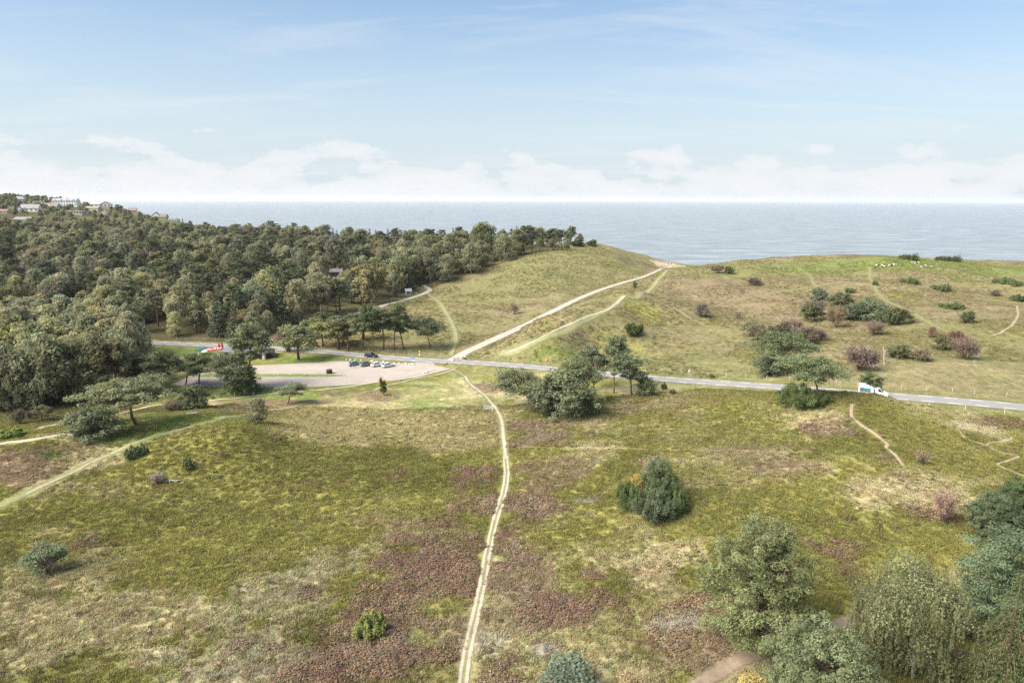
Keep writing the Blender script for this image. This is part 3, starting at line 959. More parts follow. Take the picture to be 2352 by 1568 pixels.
class Crown:
    """collects leaf-sized faces"""
    def __init__(self, seed):
        self.r = np.random.default_rng(seed)
        self.c = []; self.u = []; self.v = []; self.t = []

    def put(self, P, nrm, a, b, tint):
        r = self.r
        n = len(P)
        ax = unit(np.cross(nrm, rvec(r, n)))
        ay = np.cross(nrm, ax)
        sa = a * r.uniform(0.6, 1.35, (n, 1)); sb = b * r.uniform(0.6, 1.35, (n, 1))
        self.c.append(P); self.u.append(ax * sa); self.v.append(ay * sb); self.t.append(tint)

    def put_dir(self, P, d, nrm, a, b, tint):
        r = self.r
        n = len(P)
        d = unit(d)
        ay = unit(np.cross(d, nrm))
        sa = a * r.uniform(0.7, 1.3, (n, 1)); sb = b * r.uniform(0.7, 1.3, (n, 1))
        self.c.append(P); self.u.append(d * sa); self.v.append(ay * sb); self.t.append(tint)

    def lobe(self, c, rad, n, size, shell=0.55, upb=0.35, flat=0.0, aspect=0.6, tone=None, tvar=0.14):
        r = self.r
        c = np.asarray(c, float); rad = np.asarray(rad, float)
        d = rvec(r, int(n * 1.3))
        keep = (d[:, 2] > -0.35) | (r.random(len(d)) < 0.45)
        d = d[keep][:n]
        q = shell + (1 - shell) * r.random((len(d), 1)) ** 0.6
        q *= 1 + 0.18 * r.normal(size=(len(d), 1)) * 0.6
        P = c + d * q * rad
        nrm = unit(d * 0.7 + np.array([0, 0, upb]) + rvec(r, len(d)) * 0.75)
        tt = (tone if tone is not None else r.uniform(0.82, 1.18))
        tint = (tt * (1 + r.normal(size=(len(d), 1)) * tvar)) * np.ones((1, 3))
        tint = tint * (1 + r.normal(size=(len(d), 3)) * 0.05)
        self.put(P, nrm, size, size * aspect, np.clip(tint, 0.35, 1.9))

    def droop(self, p, length, n, size, spread=0.16, tone=1.0):
        """a hanging spray of leaves"""
        r = self.r
        t = r.random((n, 1))
        sw = r.normal(size=(1, 3)) * 0.12
        P = np.asarray(p) + np.array([[0, 0, -1.0]]) * t * length + sw * t * length + r.normal(size=(n, 3)) * spread * np.array([[1, 1, 0.5]])
        nrm = unit(r.normal(size=(n, 3)) * np.array([[1, 1, 0.4]]))
        d = np.array([[0, 0, -1.0]]) + r.normal(size=(n, 3)) * 0.45
        tint = tone * (1 + r.normal(size=(n, 1)) * 0.14) * np.ones((1, 3))
        self.put_dir(P, d, nrm, size, size * 0.45, np.clip(tint, 0.4, 1.8))

    def spray(self, p0, p1, n, size, spread, tone=1.0, up=0.2, thin=0.3):
        """needles or leaves along a branch"""
        r = self.r
        p0 = np.asarray(p0, float); p1 = np.asarray(p1, float)
        t = r.random((n, 1)) ** 0.8
        ax = unit((p1 - p0)[None])
        P = p0 + (p1 - p0) * t + r.normal(size=(n, 3)) * spread * np.array([[1, 1, 0.45]])
        d = ax + r.normal(size=(n, 3)) * 0.7 + np.array([[0, 0, up]])
        nrm = unit(np.array([[0, 0, 1.0]]) + r.normal(size=(n, 3)) * 0.6)
        tint = tone * (1 + r.normal(size=(n, 1)) * 0.14) * np.ones((1, 3))
        self.put_dir(P, d, nrm, size, size * thin, np.clip(tint, 0.4, 1.8))

    def mesh(self, name, mat):
        c = np.vstack(self.c); u = np.vstack(self.u); v = np.vstack(self.v); t = np.vstack(self.t)
        n = len(c)
        V = np.stack([c - u, c + v * 0.9 - u * 0.1, c + u, c - v * 0.9 - u * 0.1], 1).reshape(-1, 3)
        F = np.arange(4 * n).reshape(n, 4)
        return fast_mesh(name, V, F, mat, False, np.repeat(t, 4, 0))


def limb(r, p0, d, length, bend=0.25, n=4, grav=0.0):
    p = np.array(p0, float); d = unit(np.array(d, float)); pts = [p.copy()]
    for i in range(n):
        d = unit(d + r.normal(size=3) * bend + np.array([0, 0, grav]))
        p = p + d * length / n
        pts.append(p.copy())
    return pts


TREES = {}


def reg(key, trunk_mb, crown, tmat, cmat, h, w_, smooth=True):
    TREES[key] = (trunk_mb.mesh(key + '_trunk', tmat, smooth) if trunk_mb.v else None, crown.mesh(key + '_crown', cmat) if crown else None, h, w_)


B_BIRCH = plain('birch_bark', (0.42, 0.38, 0.33), 0.85, var=0.45, scale=3.0)
B_PINE = plain('pine_bark', (0.19, 0.115, 0.075), 0.9, var=0.35, scale=3.0)
B_DARK = plain('dark_bark', (0.12, 0.09, 0.065), 0.9, var=0.3, scale=3.0)
B_GREY = plain('weathered_wood', (0.36, 0.32, 0.285), 0.9, var=0.25, scale=3.0)
B_PALE = plain('pale_stem', (0.62, 0.57, 0.50), 0.85, var=0.25, scale=2.0)
F_BIRCH = leafmat('birch_leaves', (0.310, 0.308, 0.172))
F_PINE = leafmat('pine_needles', (0.155, 0.172, 0.090), trans=0.28)
F_SPRUCE = leafmat('spruce_needles', (0.105, 0.128, 0.075), trans=0.12)
F_OAK = leafmat('broad_leaves', (0.232, 0.240, 0.122))
F_BARE = leafmat('bare_twigs', (0.200, 0.165, 0.130), trans=0.0, hue=0.012)
F_JUNI = leafmat('juniper_needles', (0.125, 0.145, 0.065), trans=0.12)
F_LARCH = leafmat('larch_needles', (0.140, 0.158, 0.055), trans=0.2)


def make_birch(key, seed, h=15.0, w_=6.5, k=1.0, leaf=0.34, weep=1.0, mat=None, low=0.24, nl=34, bark=None, strands=7, ln=52, tv=0.2, sp=1.0):
    r = np.random.default_rng(seed); cr = Crown(seed + 1); tb = MB()
    pts = [np.array([0, 0, -0.3])]
    d = np.array([r.normal() * 0.04, r.normal() * 0.04, 1.0])
    for i in range(7):
        d = unit(d + np.array([r.normal() * 0.05, r.normal() * 0.05, 0.0])); pts.append(pts[-1] + d * (h * 0.93 / 7))
    tb.tube(pts, [h * 0.013 * (1 - 0.87 * i / 7) + 0.015 for i in range(8)], 6)
    R = w_ / 2
    for i in range(nl):
        f = r.random() ** 0.85
        z = h * (low + (0.94 - low) * f)
        prof = math.sin(math.pi * min(1, (0.12 + f * 0.86)) ** 0.9) ** 0.65
        a = r.random() * 2 * math.pi
        rr = R * prof * r.uniform(0.45, 0.95)
        j = min(6, int(z / (h * 0.93) * 7))
        p0 = pts[max(1, j - 1)]
        tip = np.array([math.cos(a) * rr + pts[j][0], math.sin(a) * rr + pts[j][1], z])
        if i < 16:
            mid = (p0 + tip) / 2 + np.array([0, 0, 0.25 * rr])
            tb.tube([p0, mid, tip], [h * 0.0042, h * 0.0028, 0.012], 4, cap=False)
        tone = r.uniform(1 - tv, 1 + tv)
        lr = R * r.uniform(0.24, 0.40)
        cr.lobe(tip, (lr, lr, lr * 0.75), int(ln * k), leaf, 0.45, tone=tone)
        for q in range(strands):
            e = tip + np.array([r.normal(), r.normal(), 0]) * lr * 0.7
            cr.droop(e, r.uniform(0.8, 2.1) * weep * h / 15, int(13 * k), leaf * 0.9, (0.14 * h / 15 + leaf * 0.15) * sp, tone * r.uniform(0.9, 1.1))
    cr.lobe(pts[-1] + np.array([0, 0, h * 0.0]), (R * 0.28, R * 0.28, h * 0.07), int(60 * k), leaf, 0.3)
    reg(key, tb, cr, bark or B_BIRCH, mat or F_BIRCH, h, w_)


def make_pine(key, seed, h=14.0, w_=8.0, k=1.0, leaf=0.26, clear=0.5, pads=26, flat=0.42, lean=0.06, low=0, bark=None, psz=1.0, tr=1.0):
    """Scots pine: bare stem, crooked limbs, crown of flat needle pads"""
    r = np.random.default_rng(seed); cr = Crown(seed + 1); tb = MB()
    pts = [np.array([0, 0, -0.3])]
    d = np.array([r.normal() * lean, r.normal() * lean, 1.0])
    for i in range(6):
        d = unit(d + np.array([r.normal() * lean, r.normal() * lean, 0.02])); pts.append(pts[-1] + d * (h * 0.86 / 6))
    tb.tube(pts, [tr * h * 0.018 * (1 - 0.72 * i / 6) + 0.02 for i in range(7)], 7)
    R = w_ / 2
    for i in range(pads):
        f = (i + r.random()) / pads
        z = h * (clear + (0.97 - clear) * f)
        prof = (1 - f ** 2.4) ** 0.5 * (0.55 + 0.45 * min(1, f * 3))
        a = i * 2.4 + r.normal() * 0.5
        rr = R * prof * r.uniform(0.35, 0.98)
        jz = np.clip((z - 0.12 * rr) / (h * 0.86) * 6, 1, 5.99)
        j = int(jz); p0 = pts[j] + (pts[j + 1] - pts[j]) * (jz - j)
        tip = np.array([p0[0] + math.cos(a) * rr, p0[1] + math.sin(a) * rr, z])
        mid = (p0 + tip) / 2 + r.normal(size=3) * 0.06 * rr + np.array([0, 0, -0.06 * rr])
        tb.tube([p0, mid, tip], [tr * h * 0.0055, tr * h * 0.0042, 0.02], 4, cap=False)
        pr = R * r.uniform(0.2, 0.36) * psz
        tone = r.uniform(0.8, 1.2)
        for s in range(3):
            e = tip + np.array([r.normal() * pr * 0.65, r.normal() * pr * 0.65, r.normal() * pr * 0.18])
            cr.lobe(e, (pr * .8, pr * .8, pr * flat), int(46 * k), leaf, 0.35, upb=0.7, aspect=0.42, tone=tone * r.uniform(0.9, 1.1))
        if r.random() < 0.7:
            cr.spray(mid, tip, int(26 * k), leaf, pr * 0.35, tone, 0.3, 0.35)
    for i in range(low):                          # dead stubs below the crown
        z = h * r.uniform(0.15, clear); a = r.random() * 6.28
        j = int(np.clip(z / (h * 0.86) * 6, 0, 5))
        tb.tube([pts[j], pts[j] + np.array([math.cos(a), math.sin(a), 0.2]) * h * 0.09], [0.05, 0.015], 4, cap=False)
    reg(key, tb, cr, bark or B_PINE, F_PINE, h, w_)


def make_bushpine(key, seed, h=8.0, w_=8.0, k=1.0, leaf=0.22, mat=None, n=46, puff=0.22, shell=0.5, sub=4):
    """full-crowned pine, clothed almost to the ground with round needle tufts"""
    r = np.random.default_rng(seed); cr = Crown(seed + 1); tb = MB()
    tb.tube([(0, 0, -0.3), (0.1, 0, h * 0.4), (0.0, 0.1, h * 0.85)], [h * 0.022, h * 0.015, 0.04], 6)
    R = w_ / 2
    for i in range(n):
        f = (i + 0.5) / n
        z = h * (0.10 + 0.84 * f)
        prof = (1 - (max(0, f - 0.3) / 0.72) ** 2.0) ** 0.6 * (0.72 + 0.28 * min(1, f * 3))
        a = i * 2.39996 + r.normal() * 0.35
        rr = R * prof * (r.uniform(0.5, 0.92) if i % 4 else r.uniform(0.1, 0.5))
        tip = np.array([math.cos(a) * rr, math.sin(a) * rr, z])
        tb.tube([(0, 0, z * 0.75), tip * np.array([.55, .55, 1]) - np.array([0, 0, .1 * rr]), tip], [h * 0.006, h * 0.004, 0.015], 4, cap=False)
        tone = r.uniform(0.8, 1.2)
        for s in range(sub):
            pr = R * r.uniform(0.6, 1.15) * puff
            e = tip + r.normal(size=3) * np.array([1, 1, 0.7]) * R * (puff * 0.4 + 0.08)
            e[2] = max(e[2], pr * 0.4)
            cr.lobe(e, (pr, pr, pr * 0.72), int(44 * k), leaf, shell, upb=0.6, aspect=0.42, tone=tone * r.uniform(0.8, 1.2))
    reg(key, tb, cr, B_DARK, mat or F_PINE, h, w_)


def make_spruce(key, seed, h=16.0, w_=6.0, k=1.0, leaf=0.26, mat=None, sparse=1.0, bare=0.08, sag=0.35, bark=None):
    r = np.random.default_rng(seed); cr = Crown(seed + 1); tb = MB()
    tb.tube([(0, 0, -0.3), (0, 0, h * 0.5), (0, 0, h * 0.99)], [h * 0.016, h * 0.009, 0.02], 6)
    R = w_ / 2
    nw = int(h * 1.35)
    for i in range(nw):
        f = (i + r.random() * 0.5) / nw
        z = h * (bare + (1.0 - bare) * f)
        rl = R * (1 - f) ** 0.8 * r.uniform(0.8, 1.1) + 0.12
        nb = max(4, int(8 * (1 - f) * sparse) + 3)
        tone = r.uniform(0.85, 1.15)
        for b in range(nb):
            a = 2 * math.pi * (b + r.random() * 0.7) / nb
            rr = rl * r.uniform(0.7, 1.08)
            tip = np.array([math.cos(a) * rr, math.sin(a) * rr, z - sag * rr * r.uniform(0.5, 1.2)])
            mid = np.array([math.cos(a) * rr * 0.5, math.sin(a) * rr * 0.5, z - 0.05 * rr])
            if rr > R * 0.25:
                tb.tube([(0, 0, z), mid, tip], [0.05 * h / 16, 0.03, 0.01], 3, cap=False)
            m_ = max(4, int(16 * k * rr / R * sparse))
            cr.spray(mid * 0.3 + np.array([0, 0, z * 0.7]), mid, m_, leaf, 0.10 * rr + 0.05, tone, -0.1, 0.4)
            cr.spray(mid, tip, int(m_ * 1.7), leaf, 0.13 * rr + 0.06, tone * r.uniform(0.9, 1.15), -0.25, 0.4)
    reg(key, tb, cr, bark or B_DARK, mat or F_SPRUCE, h, w_)


def make_oak(key, seed, h=11.0, w_=9.0, k=1.0, leaf=0.32, mat=None, n=44, base=0.18):
    r = np.random.default_rng(seed); cr = Crown(seed + 1); tb = MB()
    tb.tube([(0, 0, -0.3), (0.1, 0, h * 0.3), (0.2, 0.1, h * 0.6)], [h * 0.024, h * 0.019, h * 0.008], 7)
    R = w_ / 2
    for i in range(n):
        d = rvec(r, 1)[0]
        if d[2] < -0.55:
            d[2] = -d[2]
        q = r.uniform(0.5, 0.9)
        cz = h * (base + 1) / 2; hz = h * (1 - base) / 2
        c = np.array([d[0] * R * q, d[1] * R * q, cz + d[2] * hz * q])
        if i < 18:
            tb.tube([(0.1, 0, h * 0.32), c * np.array([.5, .5, .85]), c], [h * 0.009, h * 0.005, 0.02], 4, cap=False)
        lr = R * r.uniform(0.2, 0.36)
        cr.lobe(c, (lr, lr, lr * 0.8), int(95 * k), leaf, 0.55, upb=0.5)
    reg(key, tb, cr, B_DARK, mat or F_OAK, h, w_)


def make_bare(key, seed, h=5.0, w_=6.0, k=1.0, mat=None, stems=9, twig=0.035, dens=1.0, up=0.55, leafy=0.25, bark=None):
    """leafless thorn: forked stems breaking into a haze of fine twigs"""
    r = np.random.default_rng(seed); cr = Crown(seed + 1); tb = MB()
    R = w_ / 2
    for s in range(stems):
        a = 2 * math.pi * s / stems + r.normal() * 0.3
        base = np.array([r.normal() * 0.2, r.normal() * 0.2, -0.1])
        out = r.uniform(0.25, 1.0)
        tip = np.array([math.cos(a) * R * out * 0.75, math.sin(a) * R * out * 0.75, h * r.uniform(0.5, 0.85) * (1.1 - 0.4 * out)])
        mid = tip * np.array([0.45, 0.45, 0.55])
        tb.tube([base, mid, tip], [0.07 * h / 5, 0.045 * h / 5, 0.015], 5, cap=False)
        for b in range(7):
            p0 = mid + (tip - mid) * r.random()
            p1 = p0 + unit(r.normal(size=3) * 0.8 + (tip - mid) * 0.2 + np.array([0, 0, up])) * h * 0.22
            tb.tube([p0, p1], [0.025 * h / 5, 0.01], 3, cap=False)
            n = int(52 * k * dens)
            t = r.random((n, 1))
            P = p0 + (p1 - p0) * t + r.normal(size=(n, 3)) * h * 0.055
            P[:, 2] = np.maximum(P[:, 2], 0.05)
            d = unit((p1 - p0)[None] * 0.8 + r.normal(size=(n, 3)) * 0.75 * np.linalg.norm(p1 - p0) + np.array([[0, 0, 0.3 * h * 0.2]]))
            tint = r.uniform(0.75, 1.25) * (1 + r.normal(size=(n, 1)) * 0.15) * np.ones((1, 3))
            cr.put_dir(P, d, rvec(r, n), h * 0.07, twig, np.clip(tint, .4, 1.8))
            m_ = int(n * leafy)
            if m_:
                P2 = p1 + r.normal(size=(m_, 3)) * h * 0.07
                P2[:, 2] = np.maximum(P2[:, 2], 0.1)
                cr.put(P2, rvec(r, m_), h * 0.022, h * 0.014, np.clip(1.1 + r.normal(size=(m_, 3)) * 0.15, .5, 1.8))
    reg(key, tb, cr, bark or B_DARK, mat or F_BARE, h, w_)


def make_juniper(key, seed, h=3.0, w_=4.0, k=1.0, leaf=0.2, mat=None, n=26, col_=False):
    """several leaning leaders, each clothed in upswept sprays"""
    r = np.random.default_rng(seed); cr = Crown(seed + 1); tb = MB()
    R = w_ / 2
    tb.tube([(0, 0, -0.2), (0, 0, h * 0.5)], [0.08, 0.03], 5)
    lead = []
    for i in range(n):
        a = r.random() * 6.28; rr = R * math.sqrt(r.random()) * 0.86
        z = h * (1 - 0.62 * (rr / R) ** 2) * r.uniform(0.55, 1.0)
        if col_:
            z = h * r.uniform(0.3, 0.97)
        lead.append((a, rr, z))
    for i, (a, rr, z) in enumerate(lead):
        b0 = np.array([math.cos(a) * rr * 0.55, math.sin(a) * rr * 0.55, 0.02 * h])
        c = np.array([math.cos(a) * rr, math.sin(a) * rr, z])
        if i < 10:
            tb.tube([(0, 0, 0), b0 * .9 + (0, 0, .1 * h), c * .92], [0.05, 0.03, 0.01], 3, cap=False)
        lr = R * r.uniform(0.13, 0.24) if not col_ else R * r.uniform(.3, .5)
        tone = r.uniform(0.78, 1.22)
        for q in range(3):
            f = 0.45 + 0.5 * q / 2
            e = b0 + (c - b0) * f + r.normal(size=3) * lr * 0.4
            e[2] = max(e[2], lr * .5)
            cr.lobe(e, (lr * (1.2 - .35 * q), lr * (1.2 - .35 * q), lr * 1.05), int(30 * k), leaf, 0.4, upb=0.7, aspect=0.4, tone=tone * r.uniform(.9, 1.1))
        cr.spray(b0 + (c - b0) * .6, c + (c - b0) * .12, int(22 * k), leaf, lr * 0.32, tone, 0.9, 0.35)
    reg(key, tb, cr, B_DARK, mat or F_JUNI, h, w_)


# distant and middle-distance stock
for i in range(4):
    make_birch('birch%d' % i, 100 + i * 7, 15, 6.6 + 0.8 * i, 1.0, 0.36, low=0.12, nl=40)
for i in range(3):
    make_pine('pine%d' % i, 200 + i * 7, 15, 8.0, 1.0, 0.34, clear=0.45 + 0.07 * i, pads=24, low=4)
make_birch('edge0', 180, 17, 7.5, 1.0, 0.36, low=0.42, nl=36, bark=B_PALE)
make_birch('edge1', 187, 16, 8.5, 1.0, 0.36, low=0.34, nl=40, bark=B_PALE)
make_pine('mast0', 260, 17, 7.0, 1.0, 0.34, clear=0.62, pads=17, low=5, lean=0.025)
make_spruce('spruce0', 300, 16, 6.5, 1.15, 0.34)
make_spruce('spruce1', 310, 14, 5.5, 1.0, 0.34, sag=0.2)
make_oak('oak0', 400, 12, 9.5, 0.8, 0.36)
make_oak('oak1', 410, 11, 8.0, 0.8, 0.36, base=0.1)
make_oak('oak2', 420, 12, 7.0, 0.8, 0.36, base=0.12)
make_bare('bare0', 500, 5, 6.5, 1.0)
make_bare('bare1', 510, 5, 5.0, 1.0, stems=11, leafy=0.5)
make_bare('bare2', 520, 5, 4.0, 0.7, stems=6, dens=0.6, up=0.9)
make_bare('tallbare', 530, 10, 6.5, 1.3, stems=10, up=1.2, leafy=0.2, twig=0.05)
make_spruce('dead0', 330, 15, 7, 0.75, 0.36, mat=F_BARE, sparse=0.9, sag=-0.15, bark=B_GREY)
make_juniper('juni0', 600, 3, 4.2, 1.0, 0.22)
make_juniper('juni1', 610, 2.4, 4.6, 1.0, 0.22)
make_juniper('mat0', 620, 0.9, 5.0, 0.8, 0.2)
make_juniper('column0', 630, 4, 1.5, 0.8, 0.18, col_=True, n=16)
make_bushpine('bushpine0', 700, 9, 9, 0.9, 0.30)
make_bushpine('bushpine1', 710, 6, 8, 0.9, 0.28, n=36)
make_pine('wide0', 720, 11, 20, 1.5, 0.28, clear=0.62, pads=52, flat=0.30, lean=0.24, low=3, psz=0.62, tr=1.9)
make_pine('umbrella0', 730, 10, 13, 1.9, 0.26, clear=0.5, pads=32, flat=0.36, lean=0.1, low=5)
make_pine('umbrella1', 740, 11, 8, 1.5, 0.26, clear=0.45, pads=26, flat=0.45, lean=0.12, low=7)
# foreground stock, finer leaves
make_bushpine('near_pine0', 800, 14, 12.5, 2.3, 0.15, n=92, puff=0.115, shell=0.8, sub=5)
make_bushpine('near_pine1', 810, 9, 12.0, 2.3, 0.15, n=80, puff=0.115, shell=0.8, sub=5)
make_birch('near_birch', 820, 14, 11.0, 4.4, 0.15, weep=1.5, low=0.14, nl=46, strands=12, ln=46, tv=0.34, sp=0.5)
make_spruce('near_larch', 830, 17, 11.0, 4.2, 0.17, mat=F_LARCH, sparse=0.8, bare=0.2, sag=0.7, bark=B_PINE)
make_pine('near_cedar', 840, 12, 12, 4.5, 0.18, clear=0.18, pads=44, flat=0.32, lean=0.03)
make_oak('near_oak', 850, 9, 9, 3.2, 0.18, n=60)
make_juniper('near_juniper', 860, 6.5, 11, 5.0, 0.18, n=44)
make_juniper('near_gorse', 870, 2.0, 4.6, 2.6, 0.13, n=30)
make_birch('near_sapling', 880, 5.0, 3.4, 0.9, 0.12, weep=0.3)
make_bare('near_bare', 890, 3.6, 4.2, 1.0, stems=7, dens=0.7, up=0.8, twig=0.018, leafy=0.35)
make_bare('near_grey', 895, 4.4, 4.6, 1.3, stems=9, twig=0.022, leafy=0.1)
make_oak('near_shrub', 897, 4.2, 5.0, 1.0, 0.17, n=36, base=0.02)


def plant(key, name, loc, height, width=None, label=None, cat='tree', group=None, tint=(1, 1, 1), rz=None, parts=True, lean=None, crown_name='crown'):
    tm, cm, h, w_ = TREES[key]
    s = height / h
    sx = s if width is None else width / w_
    rz = random.random() * 6.28 if rz is None else rz
    e = empty(name, (loc[0], loc[1], loc[2]), rz, (sx, sx, s))
    if lean:
        e.rotation_euler = (lean[0], lean[1], rz)
    tag(e, label, cat, group)
    if tm is not None:
        t = mobj('trunk', tm, e)
    c = mobj(crown_name, cm, e)
    c.color = (*tint, 1.0)
    return e


def tree_at(key, name, xd, yb, yt, wd, label, cat='tree', group=None, tint=(1, 1, 1), rz=None, crown_name='crown', lean=None):
    """base at (xd, yb) in the picture, top at yt, crown wd wide"""
    p, d = G(xd, yb)
    height = (yb - yt) * d / FPX / math.cos(PITCH * 0.6)
    width = wd * d / FPX if wd else None
    return plant(key, name, p, height, width, label, cat, group, tint, rz, crown_name=crown_name, lean=lean)


# ------------------------------------------------------------------ single trees and shrubs
T = tree_at
# foreground, lower right
T('near_pine0', 'pine_tree', 1735, 1484, 1180, 285, 'full grey-green pine standing alone on the heath above the cart track', tint=(1.6, 1.55, 1.3))
T('near_pine1', 'pine_tree', 1880, 1640, 1432, 290, 'round blue-green pine below the cart track at the bottom edge', tint=(1.3, 1.38, 1.35))
T('near_birch', 'birch_tree', 2095, 1560, 1258, 215, 'large weeping birch in the lower right corner', tint=(.92, .97, .86))
T('near_larch', 'larch_tree', 2292, 1640, 1288, 225, 'drooping yellow-green larch with bare lower branches at the right edge', tint=(.62, .74, .55))
T('near_cedar', 'pine_tree', 2290, 1440, 1205, 230, 'layered blue-green conifer behind the larch', tint=(1.05, 1.25, 1.25))
T('near_pine1', 'pine_tree', 2275, 1232, 1130, 120, 'dark green bush pine left of the pair at the right edge', tint=(0.85, 1.0, 0.95))
T('near_pine1', 'pine_tree', 2345, 1225, 1098, 130, 'taller dark green pine touching the right edge above the conifer', tint=(0.85, 1.0, 0.95))
T('near_oak', 'oak_tree', 2350, 1640, 1500, 140, 'fresh green broadleaf crown in the bottom right corner', tint=(0.9, 1.15, 0.9))
T('near_oak', 'oak_tree', 2215, 1465, 1385, 90, 'dark olive shrub between weeping birch and larch', cat='shrub', tint=(0.6, 0.6, 0.55))
T('near_shrub', 'shrub', 1722, 1610, 1538, 75, 'yellow shrub by the fence post at the bottom edge', cat='shrub', tint=(2.3, 1.9, 1.0), crown_name='foliage')
T('near_shrub', 'shrub', 1310, 1610, 1522, 170, 'blue-green bush cut by the bottom edge', cat='shrub', tint=(0.85, 1.05, 1.25), crown_name='foliage')
T('near_bare', 'shrub', 1450, 1590, 1535, 110, 'yellowish twiggy bush on the bottom edge beside the cart track', cat='shrub', tint=(1.7, 1.5, 1.0), crown_name='twigs')
T('near_bare', 'shrub', 2010, 1420, 1350, 55, 'tawny twiggy sapling beside the cart track', cat='shrub', tint=(1.7, 1.35, 1.0), crown_name='twigs')
T('near_bare', 'shrub', 2165, 1205, 1105, 85, 'reddish thorn bush on the pale grass near the right edge', cat='shrub', tint=(1.3, .95, .8), crown_name='twigs')
T('near_bare', 'shrub', 2115, 1068, 1025, 45, 'small leafless bush on the right heath slope', cat='shrub', tint=(1.6, 1.3, 1.0), crown_name='twigs')
# foreground centre and left
T('near_pine1', 'juniper_bush', 1512, 1162, 1056, 92, 'tallest dark juniper of the thicket in the middle of the heath', cat='bush', tint=(0.82, .95, .85), crown_name='foliage')
T('near_juniper', 'juniper_bush', 1450, 1168, 1105, 84, 'left dark juniper of the thicket in the middle of the heath', cat='bush', tint=(0.78, .9, .8), crown_name='foliage')
T('near_juniper', 'juniper_bush', 1500, 1186, 1122, 118, 'front dark juniper of the thicket in the middle of the heath', cat='bush', tint=(0.85, .98, .88), crown_name='foliage')
T('near_juniper', 'juniper_bush', 1552, 1178, 1116, 70, 'right dark juniper of the thicket in the middle of the heath', cat='bush', tint=(0.9, 1.0, .9), crown_name='foliage')
T('near_sapling', 'birch_tree', 1463, 1152, 1085, 48, 'small yellow birch in front of the juniper thicket', tint=(1.75, 1.5, 1.0))
T('near_grey', 'shrub', 1503, 1120, 1030, 70, 'grey leafless bush rising behind the juniper thicket', cat='shrub', tint=(1.3, 1.2, 1.1), crown_name='twigs')
T('near_gorse', 'gorse_bush', 852, 1460, 1408, 92, 'yellow-green broom bush left of the sandy footpath', cat='bush', tint=(1.9, 1.75, 1.3), crown_name='foliage')
T('near_shrub', 'shrub', 108, 1318, 1248, 95, 'grey-green bush on the left foreground slope', cat='shrub', tint=(0.95, 1.05, 1.2), crown_name='foliage')
T('near_grey', 'shrub', 112, 1316, 1232, 75, 'grey twigs standing in the left foreground bush', cat='shrub', tint=(1.6, 1.55, 1.5), crown_name='twigs')
T('juni0', 'juniper_bush', 306, 1056, 1022, 38, 'left of two small green bushes on the hill crest', cat='bush', tint=(1.1, 1.25, 1.2), crown_name='foliage')
T('juni0', 'juniper_bush', 328, 1048, 1017, 32, 'right of two small green bushes on the hill crest', cat='bush', tint=(1.1, 1.25, 1.2), crown_name='foliage')
T('juni0', 'juniper_bush', 433, 1078, 1049, 30, 'tiny green bush alone below the hill crest', cat='bush', tint=(1.2, 1.3, 1.3), crown_name='foliage')
T('near_grey', 'shrub', 362, 1112, 1078, 44, 'grey dead bush beside the fallen branch', cat='shrub', tint=(1.7, 1.6, 1.5), crown_name='twigs')
# big pines left of centre
T('wide0', 'pine_tree', 312, 974, 858, 222, 'wide old pine with a crooked bare trunk on the left hill', tint=(1.35, 1.35, 1.25), rz=0.6)
T('bushpine1', 'pine_bush', 212, 1002, 940, 128, 'low spreading pine bush below the wide old pine', cat='bush', tint=(1.2, 1.25, 1.25))
T('juni1', 'juniper_bush', 32, 1005, 984, 75, 'low yellow-green bush at the left edge', cat='bush', tint=(1.7, 1.7, 1.2), crown_name='foliage')
T('bare1', 'shrub', 46, 974, 935, 38, 'leftmost of three dark shrubs in the left meadow', cat='shrub', tint=(.8, .85, .75), crown_name='twigs')
T('bare1', 'shrub', 70, 964, 940, 20, 'smallest of three dark shrubs in the left meadow', cat='shrub', tint=(.8, .85, .75), crown_name='twigs')
T('oak1', 'shrub', 98, 966, 930, 44, 'rightmost of three dark shrubs in the left meadow', cat='shrub', tint=(.75, .72, .75), crown_name='foliage')
T('bushpine0', 'pine_tree', 447, 940, 884, 68, 'dark compact pine beside the pale footpath', tint=(.9, 1, .95))
T('bare0', 'shrub', 395, 945, 915, 70, 'brown thorn shrub next to the dark compact pine', cat='shrub', tint=(1, .95, .85), crown_name='twigs')
T('umbrella1', 'pine_tree', 360, 908, 805, 95, 'dark pine right of the birch wood', tint=(.9, .95, .85))
T('pine1', 'pine_tree', 325, 905, 818, 85, 'dusky pine at the corner of the birch wood', tint=(.95, .95, .85))
T('umbrella1', 'pine_tree', 455, 892, 820, 84, 'open pine with thin trunk at the car park corner', tint=(.95, 1, .85))
T('umbrella1', 'pine_tree', 425, 885, 815, 75, 'slender pine between two others at the car park corner', tint=(.9, .95, .85))
T('umbrella1', 'pine_tree', 568, 888, 742, 104, 'tall two-tiered pine in front of the kiosk', tint=(1.25, 1.25, 1.1), rz=1.0)
T('umbrella0', 'pine_tree', 554, 897, 812, 100, 'spreading lower pine in front of the kiosk', tint=(1.1, 1.15, 1.0))
T('bushpine1', 'pine_bush', 558, 905, 842, 92, 'dark dense bush at the foot of the kiosk pines', cat='bush', tint=(.7, .8, .75))
T('umbrella1', 'pine_tree', 660, 927, 882, 68, 'small bent pine below the car park', tint=(1.1, 1.15, 1.1))
T('birch2', 'birch_tree', 590, 972, 912, 48, 'small grey birch clump on the hill path', tint=(.95, .9, .95))
T('oak1', 'oak_tree', 686, 826, 745, 98, 'round green tree between kiosk and road', tint=(.95, 1.05, .85))
T('tallbare', 'shrub', 662, 808, 745, 62, 'greyish leafless tree beside the round green tree', cat='shrub', tint=(1.1, 1.05, .9), crown_name='twigs')
